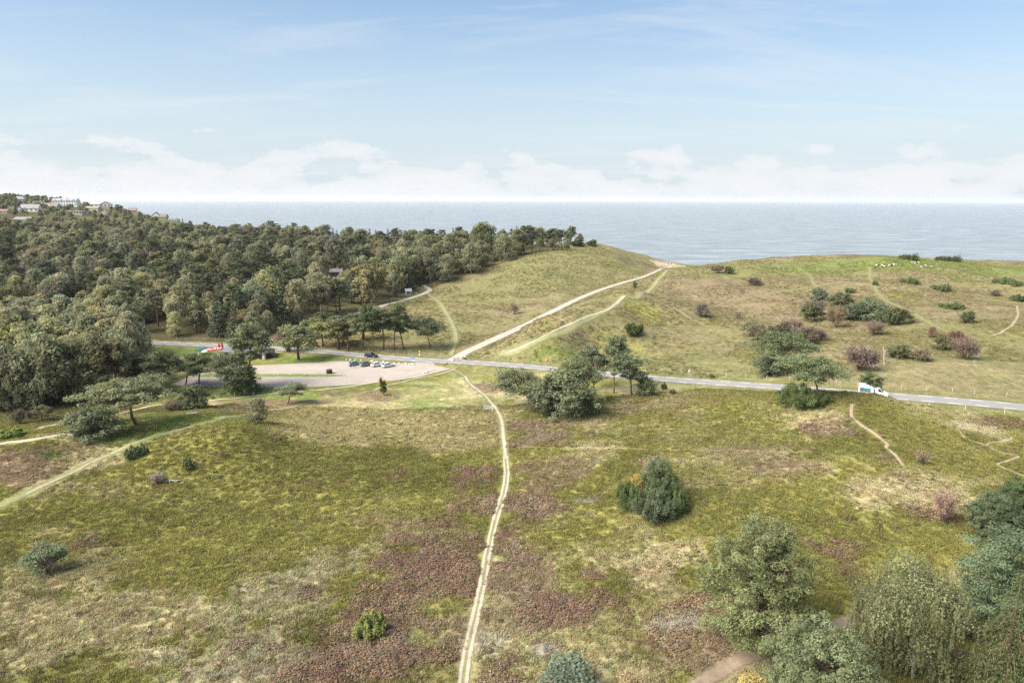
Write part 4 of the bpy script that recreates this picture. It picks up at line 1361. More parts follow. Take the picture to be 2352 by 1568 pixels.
T('column0', 'juniper_bush', 880, 908, 866, 20, 'narrow upright juniper at the fence corner', cat='bush', crown_name='foliage', tint=(1.0, .95, .6))
# pine grove between track and road
for i, (xd, yb, yt, wd, k, tn) in enumerate([(742, 795, 738, 66, 'oak0', (1.25, 1.2, .8)), (778, 802, 728, 70, 'oak2', (1.15, 1.1, .8)), (800, 806, 722, 66, 'pine0', (1, 1, .9)), (828, 806, 706, 62, 'umbrella1', (1, 1, .9)), (858, 806, 702, 66, 'umbrella1', (.95, 1, .9)),
                                             (880, 803, 708, 62, 'pine1', (1, 1, .9)), (905, 803, 700, 60, 'umbrella1', (.95, 1, .9)), (928, 800, 712, 62, 'umbrella1', (.9, .95, .85)), (722, 775, 728, 60, 'oak1', (.9, .95, .8)), (760, 765, 715, 55, 'pine2', (1, 1, .9)), (835, 780, 712, 60, 'oak2', (.9, .9, .8)), (790, 790, 735, 55, 'oak0', (1.3, 1.2, .8))]):
    nm = 'oak_tree' if k.startswith('oak') else 'pine_tree'
    T(k, nm, xd, yb, yt, wd, 'broadleaf tree in the grove beside the black car' if nm == 'oak_tree' else 'pine in the dense grove beside the black car', group='grove of oaks beside the road' if nm == 'oak_tree' else 'grove of pines beside the road', tint=tn)
T('umbrella0', 'pine_tree', 988, 797, 724, 84, 'separate spreading pine right of the roadside grove', tint=(.85, .95, .85))
# middle: big pine clump south of the road
T('umbrella0', 'pine_tree', 1222, 936, 850, 136, 'left dense pine of the clump beside the road', tint=(1.3, 1.32, 1.15))
T('bushpine0', 'pine_tree', 1302, 954, 846, 140, 'largest dense pine of the clump beside the road', tint=(1.3, 1.32, 1.15))
T('bushpine1', 'pine_bush', 1265, 950, 868, 120, 'low front pine of the clump beside the road', cat='bush', tint=(1.2, 1.25, 1.1))
T('umbrella0', 'pine_tree', 1345, 926, 818, 108, 'right dense pine of the clump beside the road', tint=(1.25, 1.28, 1.12))
T('near_shrub', 'shrub', 1346, 942, 902, 40, 'bright lime-green bush at the right foot of the pine clump', cat='shrub', tint=(1.7, 1.9, 1.1), crown_name='foliage')
T('umbrella1', 'pine_tree', 1366, 898, 802, 78, 'first of three slender pines by the road, nearest the clump', tint=(.95, 1.05, .95))
T('umbrella1', 'pine_tree', 1410, 903, 778, 74, 'tallest and middle of three slender pines by the road', tint=(.95, 1.05, .95))
T('umbrella1', 'pine_tree', 1452, 908, 812, 86, 'rightmost of three slender pines by the road', tint=(1, 1.1, 1.05))
T('bushpine1', 'pine_bush', 1482, 908, 864, 52, 'small round pine bush right of the three slender pines', cat='bush', tint=(1.15, 1.25, 1.2))
# right: pines along the road
T('umbrella0', 'pine_tree', 1806, 860, 774, 145, 'flat-topped pine with bare trunk beyond the road', tint=(1.1, 1.2, 1.1), rz=2.0)
T('bushpine1', 'pine_bush', 1768, 862, 812, 76, 'low pine under the flat-topped pine', cat='bush', tint=(1, 1.1, 1.05))
T('umbrella0', 'pine_tree', 1880, 907, 812, 155, 'shaggy pine on the near side of the road', tint=(1.2, 1.25, 1.1))
T('near_juniper', 'juniper_bush', 1835, 930, 882, 140, 'broad dark green bush in front of the shaggy pine', cat='bush', tint=(.95, 1.0, .85), crown_name='foliage')
T('umbrella1', 'pine_tree', 2011, 908, 858, 56, 'little pine in front of the white van', tint=(.8, .95, .9))
T('bare0', 'thorn_bush', 1975, 852, 784, 104, 'large round red-brown leafless bush on the right meadow', cat='bush', tint=(.78, .66, .66), crown_name='twigs')
T('bare0', 'thorn_bush', 2005, 770, 732, 62, 'round brown leafless bush above the largest one', cat='bush', tint=(1.15, .95, .9), crown_name='twigs')
for xd, yb, yt, wd, k, tn, lb in [
        (1740, 780, 742, 60, 'bare1', (1, 1, .85), 'thorn bush at the left end of the long thicket'), (1722, 772, 738, 40, 'oak1', (.8, .85, .75), 'dark leafy bush closing the long thicket on the left'),
        (1785, 800, 745, 75, 'bushpine1', (1.05, .9, .8), 'dark green pine bush in the middle of the long thicket'), (1815, 765, 722, 70, 'bare0', (1.2, 1.1, 1), 'pale twiggy bush at the top of the long thicket'),
        (1800, 785, 742, 85, 'bare0', (1, .95, .85), 'grey twiggy bush behind the flat-topped pine'), (1850, 790, 745, 75, 'bare1', (.95, .9, .85), 'grey-brown thorn bush at the right of the long thicket'), (1878, 782, 752, 48, 'bare1', (.85, .8, .75), 'dark thorn bush closing the long thicket on the right'),
        (1870, 728, 682, 65, 'bare0', (1, .95, .9), 'twiggy brown bush in the upper thicket'), (1865, 735, 700, 60, 'bushpine1', (.95, .9, .85), 'dark pine bush in the upper thicket'), (1880, 690, 664, 42, 'bushpine1', (.9, 1.1, 1.05), 'topmost small pine of the upper thicket'),
        (1930, 705, 672, 62, 'bushpine1', (1.05, 1, .95), 'small dark pine right of the topmost one'), (1920, 752, 695, 62, 'bare0', (1.05, 1.0, .75), 'olive rounded bush in front of the upper thicket'), (1960, 735, 700, 70, 'bushpine1', (.9, 1.05, 1), 'blue-green pine bush beside the olive bush'), (2000, 735, 690, 80, 'bushpine1', (1.0, 1.15, 1.1), 'wide blue-green pine bush in the upper thicket'), (2062, 742, 708, 62, 'bushpine1', (1.0, .95, .9), 'low dark pine at the right end of the upper thicket'),
        (2035, 745, 712, 50, 'juni0', (.9, 1, .95), 'dark juniper near the right end of the upper thicket'),
        (2216, 825, 770, 86, 'bare0', (1.05, .9, .9), 'pinkish leafless bush on the right slope'), (2195, 785, 758, 60, 'bare1', (1, .8, .75), 'russet bush above the pinkish one'), (2163, 802, 770, 44, 'bushpine1', (.95, .85, .7), 'dark green bush left of the pinkish one'), (2140, 775, 748, 28, 'bare1', (1, .75, .65), 'small russet bush left of the pinkish one'),
        (2064, 822, 792, 58, 'bushpine1', (1.05, 1.0, .8), 'dark green bush right of the white birch stem'), (2112, 828, 798, 66, 'bare1', (1, 1, .8), 'olive-brown scrub right of the dark green bush'), (2222, 742, 715, 36, 'bushpine1', (.95, .95, .9), 'lone small pine on the right slope'),
        (1612, 728, 695, 44, 'bare1', (.9, .85, .8), 'grey leafless bush alone in the grassy bowl'), (1693, 732, 712, 20, 'bare2', (1, .85, .75), 'thin leafless sapling in the grassy bowl'), (1732, 656, 636, 40, 'bare1', (.75, .7, .6), 'dark low thorn bush high on the slope'), (1648, 628, 606, 46, 'bare0', (1, .85, .75), 'brown thorn bush high above the bowl'), (1674, 629, 612, 28, 'juni0', (.8, .9, .8), 'dark green bush beside the brown one above the bowl'),
        (1458, 662, 645, 12, 'juni0', (.7, .8, .6), 'tiny dark bush left of the ridge path'), (1182, 722, 692, 28, 'bare2', (.9, .75, .65), 'thin leafless tree in the meadow left of the gravel road'), (1302, 577, 560, 16, 'oak0', (.8, .75, .7), 'small round tree on the crest of the left hill'),
        (1455, 770, 742, 62, 'juni1', (.8, .8, .6), 'dark low bush on the flank of the ridge'), (1525, 895, 878, 16, 'juni0', (1.1, 1.1, .8), 'tiny green bush on the verge near the slender pines'), (2285, 680, 664, 28, 'bare1', (.9, .95, .75), 'round dark shrub near the upper right edge'), (2340, 692, 676, 44, 'juni0', (.85, .95, .7), 'dark bush at the upper right edge'),
        (1635, 868, 858, 14, 'juni0', (1.2, 1.2, .8), 'tiny bush at the road verge'), (1545, 905, 893, 18, 'juni0', (1.1, 1.0, .7), 'tiny tuft bush below the road')]:
    nm = {'bare': 'thorn_bush', 'oak1': 'shrub', 'oak0': 'shrub', 'bush': 'pine_bush', 'juni': 'juniper_bush'}[k[:4]]
    T(k, nm, xd, yb, yt, wd, lb, cat='bush', tint=tn, crown_name='twigs' if k[:4] == 'bare' else 'foliage')
for xd, yb, wd, lb in [(2090, 650, 46, 'flat juniper mat below the sheep'), (2156, 665, 52, 'flat juniper mat right of the grassy path'), (2186, 708, 62, 'larger flat juniper mat on the right slope'), (2308, 650, 56, 'long flat juniper mat near the upper right edge'), (2338, 656, 34, 'short flat juniper mat at the upper right edge'), (1953, 673, 26, 'small flat juniper mat above the thicket'), (2010, 656, 14, 'tiniest juniper mat above the thicket')]:
    T('mat0', 'juniper_mat', xd, yb, yb - 9, wd, lb, cat='bush', crown_name='foliage', tint=(.95, 1.05, .8))
for xd, yb, yt, wd, k, lb in [(1328, 563, 550, 50, 'juni0', 'wind-cut bush left on the crest above the sea'), (1360, 563, 551, 34, 'juni0', 'wind-cut bush right on the crest above the sea'), (2085, 594, 586, 46, 'mat0', 'low dark scrub on the right horizon'), (2175, 597, 590, 60, 'mat0', 'second low dark scrub on the right horizon')]:
    T(k, 'crest_scrub', xd, yb + 2, yt, wd, lb, cat='bush', crown_name='foliage', tint=(.8, .8, .6))


# ------------------------------------------------------------------ built things
HOUSE_SPOTS = []
m_glass = plain('dark_glass', (0.03, 0.035, 0.04), 0.12, var=0.1, spec=0.6)
m_tyre = plain('tyre_rubber', (0.025, 0.025, 0.027), 0.85)
m_rim = plain('wheel_metal', (0.42, 0.42, 0.43), 0.4, 0.6)
m_plast = plain('black_plastic', (0.03, 0.03, 0.033), 0.55)
m_red = plain('red_lens', (0.45, 0.02, 0.02), 0.3)
m_lamp = plain('lamp_glass', (0.75, 0.75, 0.72), 0.2)
m_plate = plain('white_enamel', (0.72, 0.72, 0.70), 0.5)
m_wood = plain('grey_timber', (0.38, 0.33, 0.26), 0.9, var=0.25)
m_pale = plain('pale_timber', (0.56, 0.50, 0.41), 0.9, var=0.2)
m_steel = plain('galvanised_steel', (0.50, 0.51, 0.51), 0.45, 0.5)
m_stone = plain('field_stone', (0.50, 0.46, 0.40), 0.9, var=0.25, bump=0.4)


def paint(name, c):
    return plain('paint_' + name, c, 0.28, var=0.04, spec=0.5)


def heading_empty(name, p, ang, label, cat, group=None):
    return tag(empty(name, p, ang), label, cat, group)


def make_car(p, ang, col_, label, Lc=4.2, W=1.78, H=1.5, suv=False, name='parked_car', group=None, rails=False):
    e = heading_empty(name, p, ang, label, 'car', group)
    pm = paint(name + '_%d' % (abs(hash(label)) % 9999), col_)
    b0 = 0.92 if not suv else 1.02
    zl = 0.20 if not suv else 0.26
    L2 = Lc / 2; w = W / 2

    def sec(x, zb, zt, ww):
        zm = zb + (zt - zb) * 0.55
        return [(x, -ww, zb + 0.08), (x, -ww * 1.0, zm), (x, -ww * 0.95, zt - 0.05), (x, -ww * 0.86, zt), (x, ww * 0.86, zt), (x, ww * 0.95, zt - 0.05), (x, ww, zm), (x, ww, zb + 0.08), (x, ww * 0.88, zb), (x, -ww * 0.88, zb)]
    mb = MB()
    mb.loft([sec(-L2, zl + .25, b0 - .10, w * .84), sec(-L2 * .95, zl + .08, b0 + .02, w * .94), sec(-L2 * .6, zl, b0 + .03, w), sec(0, zl, b0, w), sec(L2 * .42, zl, b0 - .03, w * .99), sec(L2 * .75, zl, b0 - .10, w * .97), sec(L2 * .93, zl + .06, b0 - .20, w * .90), sec(L2, zl + .2, b0 - .32, w * .78)])
    xb0, xb1 = -L2 * .90, L2 * .47
    xt0, xt1 = -L2 * (.72 if suv else .60), L2 * .10
    z0, z1 = b0 - 0.02, H

    def cab(t, ins=0.0):
        xa = xb0 + (xt0 - xb0) * t; xb = xb1 + (xt1 - xb1) * t; ww = w * (.93 - .20 * t) - ins; z = z0 + (z1 - z0) * t
        return [(xa + ins, -ww, z), (xb - ins, -ww, z), (xb - ins, ww, z), (xa + ins, ww, z)]
    top = [(x_, y_, H + 0.04) for x_, y_, _ in cab(1, 0.10)]
    mb.loft([cab(0), cab(.5), cab(.93), cab(1.0, 0.03), top])
    mb.build('body', pm, e, False)
    for s in (-1, 1):
        for (u0, u1) in ((0.08, 0.48), (0.52, 0.90)):
            q = []
            for t, u in ((.12, u0), (.12, u1), (.86, u1), (.86, u0)):
                c = cab(t); xa, xb = c[0][0], c[1][0]
                q.append((xa + (xb - xa) * u, s * (c[2][1] + 0.014), c[0][2]))
            mb = MB(); mb.add(q, [(0, 1, 2, 3)]); mb.build('side_window', m_glass, e)
        for sx in (-1, 1):
            cx = sx * L2 * .62 + (-.05 if sx > 0 else .02)
            mw = MB(); r_ = .33 if not suv else .37
            ring = [(cx + r_ * math.cos(k * math.pi / 7), s * (w - .20), r_ + r_ * math.sin(k * math.pi / 7)) for k in range(14)]
            ring2 = [(x_, s * (w + .012), z_) for x_, _, z_ in ring]
            mw.loft([ring, ring2]); t_ = mw.build('wheel', m_tyre, e)
            mr = MB(); rr = r_ * .64
            a_ = [(cx + rr * math.cos(k * math.pi / 6), s * (w - .05), r_ + rr * math.sin(k * math.pi / 6)) for k in range(12)]
            mr.loft([a_, [(x_, s * (w + .026), z_) for x_, _, z_ in a_]]); mr.build('rim', m_rim, t_)
        MB().box(L2 * .86, L2 * .955, s * w * .62 - .14, s * w * .62 + .14, b0 - .33, b0 - .20).build('headlight', m_lamp, e)
        MB().box(-L2 * .985, -L2 * .93, s * w * .70 - .12, s * w * .70 + .12, b0 - .20, b0 - .02).build('taillight', m_red, e)
        MB().box(L2 * .30, L2 * .36, min(s * w * .98, s * w * 1.1), max(s * w * .98, s * w * 1.1), b0, b0 + .12).build('mirror', pm, e)
        MB().box(-L2 * .55, L2 * .5, min(s * (w - .03), s * (w + .02)), max(s * (w - .03), s * (w + .02)), zl + .02, zl + .14).build('sill', m_plast, e)
        if rails:
            MB().box(-L2 * .6, L2 * .02, s * w * .60 - .025, s * w * .60 + .025, H + .05, H + .09).build('roof_rail', m_rim, e)
    for nm, i0, i1, off in (('windscreen', 1, 2, 1), ('rear_window', 0, 3, -1)):
        q = []
        for t, f in ((.10, .05), (.10, .95), (.88, .93), (.88, .07)):
            c = cab(t); a_ = np.array(c[i0]); b_ = np.array(c[i1]); pnt = a_ + (b_ - a_) * f
            q.append((pnt[0] + off * .016, pnt[1], pnt[2] + .012))
        MB().add(q, [(0, 1, 2, 3)]).build(nm, m_glass, e)
    MB().box(-L2 * 1.005, -L2 * .96, -.26, .26, zl + .32, zl + .43).build('number_plate', m_plate, e)
    MB().box(-L2 * .99, -L2 * .9, -w * .8, w * .8, zl + .06, zl + .22).build('bumper', m_plast, e)
    MB().box(L2 * .9, L2 * .99, -w * .7, w * .7, zl + .08, zl + .24).build('bumper', m_plast, e)
    return e


A45 = math.radians(43)
for (xd, yd, c, lb, kw) in [
        (815.5, 839.2, (0.20, 0.29, 0.36), 'blue estate car, leftmost of four parked in a row', dict(Lc=4.5, H=1.47)),
        (841, 840.6, (0.20, 0.19, 0.185), 'grey-brown crossover parked second from the left', dict(Lc=4.4, H=1.58, suv=True, rails=True)),
        (866, 841.2, (0.78, 0.78, 0.76), 'small white hatchback parked third in the row', dict(Lc=4.0, H=1.48)),
        (891.5, 842.6, (0.72, 0.72, 0.71), 'white estate car, rightmost of four parked in a row', dict(Lc=4.4, H=1.46))]:
    p, _ = G(xd, yd); p[2] = 0.036
    make_car(p, A45 + random.uniform(-.04, .04), c, lb, group='cars parked in a row', **kw)


def on_road(xd, off):
    """point of the road seen at picture column xd, with sideways offset"""
    best = None
    for s in np.arange(5, seglen[-1] - 5, 0.5):
        q, d = along(s, off)
        v = np.array([q[0], q[1], float(hgt(*q)) + 0.08]) - CAM
        u = 1176 + FPX * (v @ rt) / (v @ fwd)
        if best is None or abs(u - xd) < best[0]:
            best = (abs(u - xd), q, d)
    q, d = best[1], best[2]
    lift = 0.05 * np.clip(math.hypot(*q) / 130, .7, 4)
    return np.array([q[0], q[1], float(hgt(*q)) + lift + 0.005]), math.atan2(d[1], d[0])


p, a = on_road(853, -1.4)
make_car(p, a, (0.02, 0.021, 0.024), 'black SUV with silver roof rails driving along the road', 4.75, 1.9, 1.72, True, 'driving_car', rails=True)


def make_van(p, ang, label):
    e = heading_empty('delivery_van', p, ang, label, 'van')
    pm = paint('van_white', (0.80, 0.80, 0.80))
    mb = MB(); w = 1.0

    def sec(x, zb, zt, ww):
        return [(x, -ww, zb), (x, -ww, zb + (zt - zb) * .5), (x, -ww * .95, zt - .12), (x, -ww * .82, zt), (x, ww * .82, zt), (x, ww * .95, zt - .12), (x, ww, zb + (zt - zb) * .5), (x, ww, zb)]
    mb.loft([sec(-3.15, .55, 2.40, .93), sec(-3.1, .42, 2.56, .99), sec(-1, .38, 2.62, 1.0), sec(.75, .38, 2.58, 1.0), sec(1.15, .38, 2.42, .99), sec(2.02, .38, 1.52, .98), sec(2.75, .40, 1.16, .94), sec(3.05, .45, .98, .86), sec(3.15, .55, .85, .78)])
    mb.build('body', pm, e)
    MB().add([(1.22, -.80, 2.36), (1.22, .80, 2.36), (2.03, .86, 1.54), (2.03, -.86, 1.54)], [(0, 1, 2, 3)]).mesh
    q = [(1.24, -.78, 2.36), (1.24, .78, 2.36), (1.99, .84, 1.585), (1.99, -.84, 1.585)]
    MB().add([(x_ + .02, y_, z_ + .02) for x_, y_, z_ in q], [(0, 1, 2, 3)]).build('windscreen', m_glass, e)
    blue = plain('blue_graphic', (0.06, 0.27, 0.52), 0.5, var=0.5, scale=1.2)
    grn = plain('landscape_graphic', (0.10, 0.16, 0.15), 0.5, var=0.7, scale=2.2)
    for s in (-1, 1):
        MB().add([(.95, s * 1.012, 1.42), (1.95, s * .995, 1.42), (1.30, s * .985, 2.14), (.95, s * .985, 2.14)], [(0, 1, 2, 3)]).build('side_window', m_glass, e)
        y0, y1 = sorted((s * 1.003, s * 1.018))
        g = MB().box(-2.85, -.55, y0, y1, 1.05, 1.75).build('side_graphic', grn, e)
        MB().box(-2.85, -.55, y0, y1, 1.752, 2.02).build('graphic_sky', blue, g)
        MB().box(-3.0, 2.2, *sorted((s * .99, s * 1.022)), .60, .70).build('rub_strip', m_plast, e)
        for cx in (-1.95, 2.05):
            mw = MB(); r_ = .36
            ring = [(cx + r_ * math.cos(k * math.pi / 7), s * .78, r_ + r_ * math.sin(k * math.pi / 7)) for k in range(14)]
            mw.loft([ring, [(x_, s * 1.015, z_) for x_, _, z_ in ring]]); t_ = mw.build('wheel', m_tyre, e)
            a_ = [(cx + .22 * math.cos(k * math.pi / 6), s * .9, r_ + .22 * math.sin(k * math.pi / 6)) for k in range(12)]
            MB().loft([a_, [(x_, s * 1.03, z_) for x_, _, z_ in a_]]).build('rim', m_rim, t_)
        MB().box(2.84, 3.08, s * .66 - .14, s * .66 + .14, .84, 1.04).build('headlight', m_lamp, e)
        MB().box(-3.19, -3.12, s * .84 - .06, s * .84 + .06, .9, 1.5).build('taillight', m_red, e)
        MB().box(1.75, 1.92, *sorted((s * 1.0, s * 1.2)), 1.45, 1.72).build('mirror', m_plast, e)
    MB().box(2.95, 3.2, -.8, .8, .42, .62).build('bumper', m_plast, e)
    MB().box(-3.2, -3.08, -.9, .9, .42, .58).build('bumper', m_plast, e)
    return e


p, a = on_road(2003, -1.3)
make_van(p, a, 'white delivery van with a blue picture panel driving along the road')


# ------------------------------------------------------------------ people and sheep, grown from skeletons
def skin_mesh(name, verts, edges, rad, root, levels=1):
    me = bpy.data.meshes.new(name)
    me.from_pydata(verts, edges, [])
    o = bpy.data.objects.new(name, me); COL.objects.link(o)
    sk = o.modifiers.new('skin', 'SKIN'); sk.use_smooth_shade = True
    for i, r_ in enumerate(rad):
        rr = r_ if isinstance(r_, tuple) else (r_, r_)
        me.skin_vertices[0].data[i].radius = rr
    me.skin_vertices[0].data[root].use_root = True
    sb = o.modifiers.new('sub', 'SUBSURF'); sb.levels = levels; sb.render_levels = levels
    dg = bpy.context.evaluated_depsgraph_get()
    out = bpy.data.meshes.new_from_object(o.evaluated_get(dg))
    bpy.data.objects.remove(o, do_unlink=True)
    out.name = name
    return out


def person_mesh(stride=0.16, arm=0.08):
    V = [(0, 0, .93), (0, 0, 1.12), (0, 0, 1.36), (0, 0, 1.50), (.015, 0, 1.60), (.02, 0, 1.70),
         (0, .10, .90), (stride, .10, .50), (stride * .3 + .0, .10, .08), (stride * .3 + .16, .11, .045),
         (0, -.10, .90), (-stride * .5, -.10, .50), (-stride, -.10, .08), (-stride + .15, -.11, .045),
         (0, .19, 1.38), (-arm, .25, 1.10), (.04 - arm * .5, .26, .86), (.08 - arm * .4, .26, .76),
         (0, -.19, 1.38), (arm, -.25, 1.10), (arm + .08, -.26, .86), (arm + .13, -.26, .76)]
    E = [(0, 1), (1, 2), (2, 3), (3, 4), (4, 5), (0, 6), (6, 7), (7, 8), (8, 9), (0, 10), (10, 11), (11, 12), (12, 13), (2, 14), (14, 15), (15, 16), (16, 17), (2, 18), (18, 19), (19, 20), (20, 21)]
    Rr = [(.14, .15), (.13, .15), (.12, .16), .055, .095, .085, .095, .065, .045, .035, .095, .065, .045, .035, .07, .05, .036, .03, .07, .05, .036, .03]
    return skin_mesh('person_body', V, E, Rr, 0)


def cloth(name, top, legs, hair=(.06, .045, .035), skin_=(.45, .30, .22)):
    m = bpy.data.materials.new(name); m.use_nodes = True
    t = m.node_tree; b = t.nodes['Principled BSDF']
    co = N(t, 'ShaderNodeTexCoord'); sp = N(t, 'ShaderNodeSeparateXYZ'); L(t, co.outputs['Object'], sp.inputs[0])
    z = mathn(t, 'DIVIDE', sp.outputs[2], 1.8)
    c = ramp(t, z, [(0.0, (.05, .045, .04)), (0.055, legs), (0.50, top), (0.83, skin_), (0.915, hair)], 'CONSTANT')
    L(t, c, b.inputs['Base Color']); b.inputs['Roughness'].default_value = 0.85
    return m


pm1 = person_mesh(); pm2 = person_mesh(0.05, 0.02)


def person(p, ang, top, legs, label, me=None, s=1.0):
    me = (me or pm1).copy(); me.materials.clear(); me.materials.append(cloth('clothes', top, legs))
    o = mobj('person', me); o.location = p; o.rotation_euler = (0, 0, ang); o.scale = (s, s, s)
    return tag(o, label, 'person')


def gp(xd, yd):
    p, _ = G(xd, yd); p[2] += 0.035
    return p


person(gp(805.6, 845), 1.2, (.03, .035, .05), (.03, .03, .04), 'person in dark clothes standing behind the blue car, on the left', pm2)
person(gp(815.5, 845.5), 2.6, (.035, .035, .05), (.30, .30, .33), 'person in dark top and light trousers behind the blue car, on the right', pm2)
person(gp(1018.6, 845.4), 0.4, (.06, .06, .08), (.42, .40, .38), 'person at the junction, left of a walking pair', s=.9)
person(gp(1022.8, 845.2), 0.4, (.03, .03, .04), (.36, .36, .38), 'person at the junction, right of a walking pair', s=.9)
person(gp(1535.5, 608.8), 1.4, (.03, .03, .04), (.03, .03, .04), 'person in dark clothes on the beach path, left of two', s=1.0)
person(gp(1541.5, 608.3), 1.5, (.05, .035, .03), (.03, .03, .04), 'person in dark clothes on the beach path, right of two', s=1.0)
person(gp(1525, 626.5), 1.9, (.12, .15, .10), (.05, .05, .05), 'person walking alone on the ridge path')
person(gp(1231, 779.5), 0.7, (.10, .14, .20), (.45, .45, .45), 'person in a blue top beside the gravel road', s=.85)


def sheep_mesh():
    V = [(0, 0, .66), (.32, 0, .68), (.50, 0, .80), (.66, 0, .92), (.84, 0, .86), (-.34, 0, .66), (-.50, 0, .58),
         (.26, .14, .45), (.27, .15, .22), (.27, .15, .02), (.26, -.14, .45), (.27, -.15, .22), (.27, -.15, .02),
         (-.30, .14, .45), (-.36, .15, .24), (-.32, .15, .02), (-.30, -.14, .45), (-.36, -.15, .24), (-.32, -.15, .02), (.64, .12, .98), (.64, -.12, .98)]
    E = [(0, 1), (1, 2), (2, 3), (3, 4), (0, 5), (5, 6), (1, 7), (7, 8), (8, 9), (1, 10), (10, 11), (11, 12), (5, 13), (13, 14), (14, 15), (5, 16), (16, 17), (17, 18), (3, 19), (3, 20)]
    Rr = [.30, .27, .17, .11, .06, .28, .12, .09, .045, .035, .09, .045, .035, .10, .05, .035, .10, .05, .035, .03, .03]
    return skin_mesh('sheep_body', V, E, Rr, 0)


sm = sheep_mesh()
wool_w = plain('pale_wool', (0.66, 0.62, 0.53), 0.95); wool_b = plain('black_wool', (0.035, 0.03, 0.028), 0.95)
sm.materials.append(wool_w)
smb = sm.copy(); smb.materials.clear(); smb.materials.append(wool_b)
WS = [(180, 290), (350, 295), (410, 320), (555, 295), (625, 290), (700, 285), (725, 265), (800, 275), (1285, 195), (1360, 215), (1480, 205), (1565, 345), (1680, 295), (1870, 325)]
BS = [(130, 365), (245, 285), (425, 275), (350, 330), (525, 285), (595, 285), (660, 290), (1385, 190)]
for lst, me, lb1, lb2, gr in ((WS, sm, 'white sheep in the flock on the right hilltop', 'white sheep straying right of the flock', 'white sheep'), (BS, smb, 'black sheep in the flock on the right hilltop', 'black sheep straying right of the flock', 'black sheep')):
    for (zx, zy) in lst:
        o = mobj('sheep', me)
        o.location = G((3400 + zx / 7.84) * .588, (1000 + zy / 7.84 + 3) * .588)[0]
        o.rotation_euler = (0, 0, random.choice([0, math.pi]) + random.uniform(-.7, .7)); o.scale = (1.0,) * 3
        stray = zx > 1000
        tag(o, lb2 if stray else lb1, 'sheep', gr + (' straying right' if stray else ' in the flock'))


# ------------------------------------------------------------------ fences, gates, signs
def post_fence(name, pts, label, h=1.15, r_=0.055, mat=None, wires=2, group=None):
    pts = [np.array(p) for p in pts]
    e = tag(empty(name, pts[0]), label, 'fence', group)
    mt = mat or m_pale
    mb = MB(); mb.tube([(0, 0, -.3), (0, 0, h)], [r_, r_ * .9], 6); me = mb.mesh('post', mt)
    for p in pts:
        o = mobj('post', me, e); o.location = Vector(p - pts[0]); o.rotation_euler = (random.uniform(-.04, .04), random.uniform(-.04, .04), 0)
        o.scale = (1, 1, random.uniform(.9, 1.1))
    for k in range(wires):
        mb = MB(); z = h * (0.9 - .4 * k)
        mb.tube([p - pts[0] + np.array([0, 0, z]) for p in pts], 0.006, 3)
        mb.build('wire', m_steel, e)
    return e


def c6(zx, zy):
    return ((1400 + zx * .3401) * .588, (1200 + zy * .3401) * .588)


def c5(zx, zy):
    return ((700 + zx * .3401) * .588, (1200 + zy * .3401) * .588)


post_fence('wire_fence', [G(*c6(a, b))[0] for a, b in [(285, 1015), (400, 1052), (568, 1082), (755, 1120), (950, 1155), (1190, 1190), (1440, 1200)]], 'wire fence across the tan meadow from the upright juniper')
post_fence('wire_fence', [G(*c6(a, b))[0] for a, b in [(1100, 800), (1175, 858), (1213, 888), (1258, 918), (1303, 958), (1350, 1000), (1395, 1045), (1443, 1100), (1545, 1190)]], 'wire fence with pale posts along the grass footpath', mat=plain('white_post', (.66, .63, .57), .9))
post_fence('wire_fence', [G(*c6(a, b))[0] for a, b in [(183, 1008), (212, 1012), (240, 990), (330, 948)]], 'short cluster of fence posts at the upright juniper', wires=1)
post_fence('wire_fence', [G(*c5(a, b))[0] for a, b in [(420, 1052), (640, 1035), (850, 1022), (1085, 985), (1310, 950), (1530, 925), (1720, 902), (1922, 882), (2085, 858), (2270, 832)]], 'post fence between the car park and the pale footpath')
for lb, s0, s1, off, stp in (('roadside fence along the edge of the wood', 95, 205, 7.5, 4.2), ('roadside fence below the right hillside', 262, 420, 8.0, 5.5), ('low fence on the heath side of the road', 290, 420, -7.0, 6.5)):
    P = []
    s = s0
    while s < min(s1, seglen[-1] - 8):
        q, _ = along(s, off); P.append(np.array([q[0], q[1], float(hgt(*q))])); s += stp
    post_fence('wire_fence', P, lb, h=1.1)


def bar_gate(name, p0, p1, label, h=1.2, bars=5, mat=None, br=0.025, brace=True, post=0.06):
    p0 = np.array(p0); p1 = np.array(p1)
    e = tag(empty(name, p0), label, 'gate')
    d = p1 - p0
    mt = mat or m_steel
    for q in (np.zeros(3), d):
        MB().tube([q + np.array([0, 0, -.3]), q + np.array([0, 0, h + .12])], post, 6).build('gate_post', m_wood if mat is None else mt, e)
    for k in range(bars):
        z = h * (0.15 + 0.85 * k / max(1, bars - 1))
        MB().tube([d * .03 + np.array([0, 0, z]), d * .97 + np.array([0, 0, z])], br, 5).build('rail', mt, e)
    if brace:
        MB().tube([d * .04 + np.array([0, 0, .2]), d * .96 + np.array([0, 0, h])], br * .9, 4).build('brace', mt, e)
    return e


